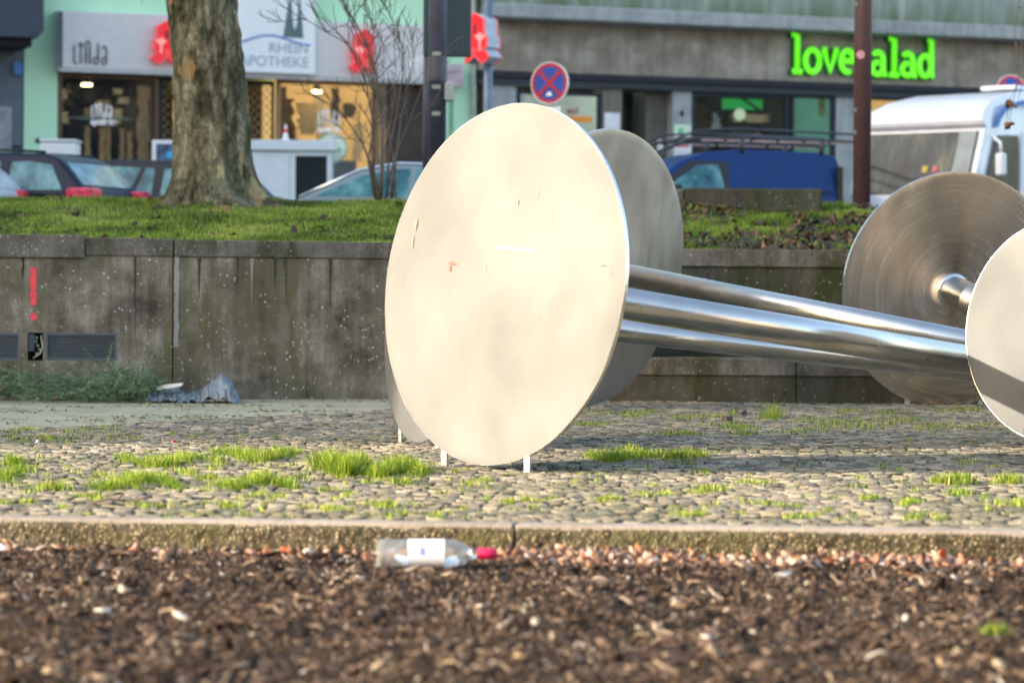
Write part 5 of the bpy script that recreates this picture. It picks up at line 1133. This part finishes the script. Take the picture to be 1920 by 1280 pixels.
# motorhome
h_ = Vector((-.66, -.75)); p, a = carpos(1702, 43.0, h_)
mh = empty('motorhome', p, a, 'white motorhome with wide windscreen and blue stripe behind the brown pole', 'motorhome')
M_mh = paint('motorhome_white', (.74, .77, .84), .3)
prof = [(0, .35), (.02, 1.0), (-.04, 1.18), (-.42, 2.22), (-.36, 2.26), (-.34, 2.36), (-.50, 2.52), (-.85, 2.68), (-1.5, 2.82), (-2.6, 2.92), (-6.9, 2.92), (-6.9, .4)]
hw = 1.1
def ym(z): return hw - (.28 * max(0, (z - 2.45) / .47))
MB().sideprism(prof, ym).build('body', M_mh, mh, bevel=.10)
def mhglass(nm_, a, b, y0, y1, mat, out=.006):
    (x0, z0), (x1, z1) = a, b; d = Vector((x1 - x0, 0, z1 - z0)).normalized(); nn = Vector((d.z, 0, -d.x)); 
    if nn.x < 0: nn = -nn
    q0 = Vector((x0, 0, z0)) + nn * out; q1 = Vector((x1, 0, z1)) + nn * out; vs = [q0 + Vector((0, y0, 0)), q0 + Vector((0, y1, 0)), q1 + Vector((0, y1, 0)), q1 + Vector((0, y0, 0))]
    s_ = MB(); s_.add(vs + [v + nn * .012 for v in vs], [(0, 1, 2, 3), (4, 5, 6, 7), (0, 1, 5, 4), (1, 2, 6, 5), (2, 3, 7, 6), (3, 0, 4, 7)]); return s_.build(nm_, mat, mh, bevel=.004)
M_mg, nt_, bs_ = nm('motorhome_glass'); v_ = coord(nt_, (1, 2.2, .5)); nt_.links.new(ramp(nt_, noise(nt_, v_, 1.6, 5, .6), [(.35, (.015, .022, .028)), (.52, (.045, .06, .065)), (.68, (.16, .15, .10))]), bs_.inputs['Base Color']); bs_.inputs['Roughness'].default_value = .12; bs_.inputs['Specular IOR Level'].default_value = .25
g_ = mhglass('windscreen', (-.06, 1.24), (-.40, 2.17), -1.0, 1.0, M_mg)
M_slv = plain('silver_pillar', (.55, .62, .66), .3)
mhglass('screen_pillar', (-.05, 1.2), (-.41, 2.19), -1.09, -1.01, M_slv, .014)
mhglass('screen_curtain', (-.06, 1.24), (-.40, 2.17), .68, .98, plain('grey_curtain', (.28, .31, .32), .6), .019)
for yy, cc_ in ((.15, (.6, .42, .05)), (.33, (.6, .12, .12))): mhglass('screen_sticker', (-.17, 1.55), (-.205, 1.65), yy, yy + .09, plain('sticker', cc_, .5), .019)
# near side is +y (left of heading)
def side(nm_, pts, mat, y0=hw + .002, th=.012): return MB().prism(pts, y0, y0 + th).build(nm_, mat, mh)
side('cab_window', [(-.42, 1.3), (-.72, 2.12), (-1.32, 2.14), (-1.32, 1.3)], M_mg)
side('side_window', [(-1.62, 1.32), (-1.62, 2.12), (-2.7, 2.12), (-2.7, 1.32)], plain('brown_glass', (.10, .06, .03), .1, var=.7, sc=2), th=.02)
s_ = MB(); 
for (a0_, a1_, b0_, b1_) in ((-1.62, -1.55, 1.25, 2.19), (-2.77, -2.7, 1.25, 2.19)): s_.box(a0_, a1_, hw + .003, hw + .03, b0_, b1_)
s_.box(-2.7, -1.62, hw + .003, hw + .03, 2.12, 2.19); s_.box(-2.7, -1.62, hw + .003, hw + .03, 1.25, 1.32); s_.build('window_frame', M_white, mh)
side('cab_divider', [(-1.38, 1.1), (-1.38, 2.2), (-1.5, 2.2), (-1.5, 1.1)], M_white, th=.03)
s_ = MB(); pts = [(-.62, 2.24), (-.72, 2.42), (-.95, 2.58), (-1.4, 2.68), (-2.4, 2.72), (-2.4, 2.66), (-1.4, 2.61), (-1.0, 2.50), (-.82, 2.36), (-.76, 2.24)]; s_.prism(pts, hw + .0, hw + .012); s_.build('blue_stripe', M_blue, mh)
s_ = MB().tube([(-.55, hw + .02, 2.1), (-.5, hw + .2, 2.0), (-.5, hw + .22, 1.85)], .025, 8); o = s_.build('mirror_arm', M_white, mh, smooth=True); MB().box(-.58, -.44, hw + .14, hw + .28, 1.5, 1.84).build('mirror', M_white, o, bevel=.04)
MB().box(-3.0, -2.3, -.2, .45, 2.925, 3.0).build('roof_hatch', M_white, mh, bevel=.05)
MB().box(-4.6, -3.6, -.4, .4, 2.925, 2.98).build('roof_hatch', M_white, mh, bevel=.05)
MB().box(.0, .05, -1.05, 1.05, .35, .62).build('bumper', M_slv, mh, bevel=.02)
for sg in (-1, 1): MB().box(.0, .06, sg * .85 - .15, sg * .85 + .15, .72, .92).build('headlight', M_chrome, mh, bevel=.03)
for wx in (-.95, -5.2):
    for sg in (-1, 1): t_ = MB().disc((wx, sg * 1.0, .34), .34, th=.24, seg=28).build('wheel', M_tyre, mh, bevel=.02); MB().disc((wx, sg * 1.125, .34), .2, th=.02, seg=20).build('wheel_rim', M_wheel, t_)
# red car nose between van and disc
p, a = carpos(1215, 41.0, (-1, .1)); rc = empty('parked_car', P(1283, 350, 40.5) * 1.0, 0, 'low red car, only a rear corner visible beside the blue van', 'car', 'cars parked beyond the bank')
rc.location = (P(1288, 350, 40.2).x, 40.2, ZR); rc.rotation_euler.z = math.pi
car(rc, 3.6, 1.6, [(0, .3), (0, .7), (.05, .96), (.5, 1.0), (2.6, .9), (3.4, .7), (3.6, .3)], [(.3, .96), (.55, 1.12), (1.0, 1.2), (1.6, 1.2), (2.4, .92), (2.3, .88)], 1.0, [[(.7, 1.02), (.9, 1.13), (1.6, 1.13), (1.9, 1.02)]], paint('red_paint', (.55, .02, .03)), tail=(0, .75, .1, .15))

# ================================================================= TREES
def bark_material():
    mt, nt, bs = nm('plane_tree_bark'); v = coord(nt, (1, 1, .38)); v2 = coord(nt, (1, 1, .6))
    base = ramp(nt, noise(nt, v, 5.5, 9, .72), [(.37, (.05, .042, .025)), (.46, (.21, .18, .105)), (.54, (.42, .36, .23)), (.64, (.74, .68, .47))])
    gr = ramp(nt, noise(nt, v2, 1.4, 6, .7), [(.46, 0), (.64, .65)]); c = mix(nt, gr, base, (.12, .15, .075)); c = mix(nt, .85, c, ramp(nt, noise(nt, coord(nt, (1, 1, .7)), 20, 6, .8), [(.40, .32), (.53, 1.0)]), 'MULTIPLY')
    pf = ramp(nt, noise(nt, coord(nt, (1, 1, .5)), 2.6, 4, .55), [(.61, 0), (.625, 1)]); c = mix(nt, pf, c, ramp(nt, noise(nt, v, 8, 3), [(.4, (.55, .32, .13)), (.6, (.6, .58, .34))]))
    nt.links.new(c, bs.inputs['Base Color']); bs.inputs['Roughness'].default_value = .9; bs.inputs['Specular IOR Level'].default_value = .2
    bump(nt, bs, noise(nt, v, 14, 8, .75), 1.0, .12); return mt
M_barkt = bark_material()
TD = 30.3; tb = P(398, 380, TD); sT = F / TD
tree = empty('plane_tree', (tb.x, tb.y, tb.z - .05), 0, 'big plane tree trunk with flaking bark standing on the bank', 'tree')
# widths from the photo: (py, left, right)
rows = [(420, 290, 560), (385, 306, 522), (365, 316, 494), (345, 321, 482), (310, 325, 473), (250, 326, 464), (180, 326, 458), (100, 322, 450), (40, 318, 442), (0, 317, 440), (-150, 312, 436), (-350, 306, 430), (-600, 310, 420)]
rings = []
for i in range(len(rows) - 1):
    for k in range(10):
        t = k / 10; rings.append([rows[i][j] + (rows[i + 1][j] - rows[i][j]) * t for j in range(3)])
SG = 128; V = []
for py, l, r_ in rings:
    A_ = P(l, py, TD); B_ = P(r_, py, TD); cx = (A_.x + B_.x) / 2 - tb.x; z = (A_.z + B_.z) / 2 - tb.z + .05; rad = (B_.x - A_.x) / 2
    fl = max(0, 1 - max(0, z) / .55)
    for k in range(SG):
        th = 2 * math.pi * k / SG
        V.append((th, z, rad, cx, fl))
V = np.array(V); th, z, rad, cx, fl = V.T
rr_ = rad * (1 + .04 * np.sin(3 * th + z * .8) * 0.7 + fl * .10 * np.cos(5 * th + .6)) + .030 * fbm2(th * 3 * 2, z * 2.2, 61, 5, 2.0) * 0.8 + .018 * np.abs(fbm2(th * 14, z * 4, 62, 3, 2.0))
XYZ = np.stack([cx + rr_ * np.cos(th), rr_ * np.sin(th), z], -1); nr = len(rings)
ii = (np.arange(nr - 1)[:, None] * SG + np.arange(SG)[None]); jj = (np.arange(nr - 1)[:, None] * SG + (np.arange(SG)[None] + 1) % SG)
npmesh('trunk', XYZ, np.stack([ii, jj, jj + SG, ii + SG], -1).reshape(-1, 4), M_barkt, parent=tree, smooth=True)
def grow(mb, p, d, L, r, depth, spread=.5, seg=6, wob=.12, up=.1, rmin=.003):
    pts = [p.copy()]; rs = [r]; q = p.copy(); dd = d.normalized(); n_ = 5
    for i in range(n_):
        dd = (dd + Vector((random.gauss(0, wob), random.gauss(0, wob), random.gauss(0, wob) + up * .3))).normalized(); q = q + dd * L / n_; pts.append(q.copy()); rs.append(max(rmin, r * (1 - .5 * (i + 1) / n_)))
        if depth > 0 and i >= 1 and random.random() < .8:
            sd_ = Vector((random.gauss(0, 1), random.gauss(0, 1), random.gauss(0, .5) + .3)).normalized()
            grow(mb, q.copy(), (dd + sd_ * spread * 1.3).normalized(), L * random.uniform(.45, .7), rs[-1] * .6, depth - 1, spread, max(4, seg - 1), wob, up, rmin)
    mb.tube(pts, rs, seg)
zt_ = XYZ[:, 2].max(); s_ = MB()
for k in range(5):
    a_ = k * 1.26 + .4; grow(s_, Vector((cx[-1], 0, zt_ - .3)), Vector((math.cos(a_) * .8, math.sin(a_) * .8, 1)), 3.2, .2, 3, .6, 8, .1, .2)
s_.build('crown', M_barkt, tree, smooth=True)
# bare shrub
random.seed(12)
M_stem = plain('shrub_bark', (.14, .11, .085), .8, var=.3, sc=20)
shp = P(706, 374, 31.0); shr = empty('bare_shrub', (shp.x, shp.y, shp.z - .08), 0, 'leafless grey shrub with many thin stems by the pharmacy', 'shrub')
s_ = MB(); sS = F / 31.0
def spt(px, py, dy=0): q = P(px, py, 31.0); return Vector((q.x - shp.x, dy, q.z - shp.z + .08))
mains = [([(712, 375), (700, 320), (698, 240), (702, 180), (708, 150), (690, 90), (665, 40), (640, 0), (620, -30)], .02),
         ([(706, 375), (695, 310), (680, 270), (650, 225), (615, 195)], .016), ([(712, 372), (716, 300), (718, 240), (706, 185), (700, 130), (668, 60), (645, 10)], .013),
         ([(703, 372), (690, 300), (700, 240), (685, 150), (655, 85), (612, 60), (575, 38)], .014), ([(725, 372), (730, 280), (745, 200), (757, 140), (757, 95), (740, 50)], .012),
         ([(722, 372), (740, 290), (765, 230), (790, 165)], .012), ([(716, 372), (720, 290), (735, 210), (742, 125)], .011), ([(736, 372), (745, 280), (752, 220), (775, 110)], .011), ([(733, 372), (738, 300), (725, 220), (718, 120)], .010), ([(742, 372), (742, 330), (730, 260), (712, 200), (700, 60), (698, 30)], .010), ([(715, 372), (720, 330), (700, 270), (660, 262)], .009)]
for ln, r_ in mains:
    pts = [spt(px, py, random.uniform(-.15, .15) * (1 if i else 0)) for i, (px, py) in enumerate(ln)]
    n_ = len(pts); s_.tube(pts, [r_ * (1 - .7 * i / (n_ - 1)) for i in range(n_)], 7)
    for i in range(2, n_):
        for _ in range(3 if pts[i].z > 1.6 else 2):
            d = (pts[i] - pts[i - 1]).normalized() + Vector((random.gauss(0, .5), random.gauss(0, .5), random.uniform(-.1, .5)))
            grow(s_, pts[i].copy(), d, random.uniform(.25, .55), r_ * .4, 1 + (1 if pts[i].z > 1.9 and random.random() < .5 else 0), .5, 5, .15, .1, .0035)
s_.build('branches', M_stem, shr, smooth=True)
# young tree beyond the right picture edge with drooping twigs
random.seed(5)
yt = P(2060, 380, 30.0); yt_e = empty('young_tree', (yt.x, yt.y, 1.85), 0, 'thin tree whose drooping twigs with dead leaves hang in at upper right', 'tree')
s_ = MB(); grow(s_, Vector((0, 0, 0)), Vector((0, 0, 1)), 4.6, .06, 2, .6, 8, .05, .2); s_.build('trunk', M_stem, yt_e, smooth=True)
def ypt(px, py, dy=0): q = P(px, py, 30.0); return Vector((q.x - yt.x, dy, q.z - 1.85))
s_ = MB()
for ln in ([(2060, -120), (1960, -110), (1925, -60), (1908, 20), (1902, 60), (1912, 130), (1905, 170), (1895, 210), (1890, 240)], [(1960, -110), (1930, -40), (1918, 40), (1915, 100), (1922, 150), (1908, 185)], [(2050, -60), (1950, 20), (1925, 90), (1910, 150), (1895, 185), (1886, 230)]):
    s_.tube([ypt(a_, b_) for a_, b_ in ln], [.006 * (1 - .6 * i / len(ln)) for i in range(len(ln))], 5)
s_.build('drooping_twigs', M_stem, yt_e, smooth=True)
M_dl = plain('dead_leaf_brown', (.16, .075, .035), .6, var=.4, sc=30)
for (px, py, s__) in ((1892, 195, .1), (1888, 236, .09), (1904, 200, .05), (1912, 15, .03), (1897, 232, .05)):
    q = ypt(px, py, -.02); m_ = MB(); n_ = 9; m_.add([(q.x + s__ * .6 * math.cos(t * .7) * random.uniform(.5, 1.1), q.y + random.uniform(-.03, .03), q.z + s__ * .6 * math.sin(t * .7) * random.uniform(.5, 1.1)) for t in range(n_)] + [(q.x, q.y - .02, q.z)], [(i, (i + 1) % n_, n_) for i in range(n_)]); m_.build('dead_leaf', M_dl, yt_e)

# ================================================================= ADDED BLOCKS ROUND THE SQUARE (unseen, put in to shade and mirror)
def block(name, loc, rz, Lx, Ly, H, col, label, facade=True):
    e = empty(name, loc, rz, label, 'building'); MB().box(0, Lx, 0, Ly, 0, H).build('wall', plain(name + '_render', col, .85, var=.12, sc=.3), e)
    MB().box(-.3, Lx + .3, -.3, Ly + .3, H + .002, H + .5).build('roof', M_anth, e)
    mg = plain(name + '_glass', (.06, .08, .1), .1)
    nwin = max(2, int(Ly / 6)); nf = int(H / 4)
    for i in range(nwin):
        for j in range(nf):
            y_ = (i + .5) * Ly / nwin; z_ = 1.2 + j * 3.6
            MB().box(Lx + .003, Lx + .06, y_ - .9, y_ + .9, z_, z_ + 1.7).build('window', mg, e)
    return e
def shade_y(x): 
    a_ = G(750, 828, 0); return a_.y + (x - a_.x) * SUN_H.y / SUN_H.x
block('left_block', (-48, shade_y(-30), 0), 0, 18, 40, 17, (.42, .38, .32), 'plain rendered block added unseen left of the square to cast shade')  # added to throw the broad shadow across the back of the square
block('back_block', (-30, -38, 0), math.pi / 2 * 0, 70, 10, 13, (.30, .24, .18), 'brown block added unseen behind the viewer for reflections')  # added so the steel mirrors a dark front instead of bare sky
rb = block('right_block', (42, -45, 0), 0, 14, 46, 13, (.50, .44, .37), 'sunlit cream block added unseen right of the square for reflections')  # added to give the rear discs a warm reflection
for i in range(5):
    for j in range(3): MB().box(-.06, -.003, 2 + i * 9.2, 5 + i * 9.2, 1.6 + j * 4.4, 4 + j * 4.4).build('window', bpy.data.materials['right_block_glass'], rb)
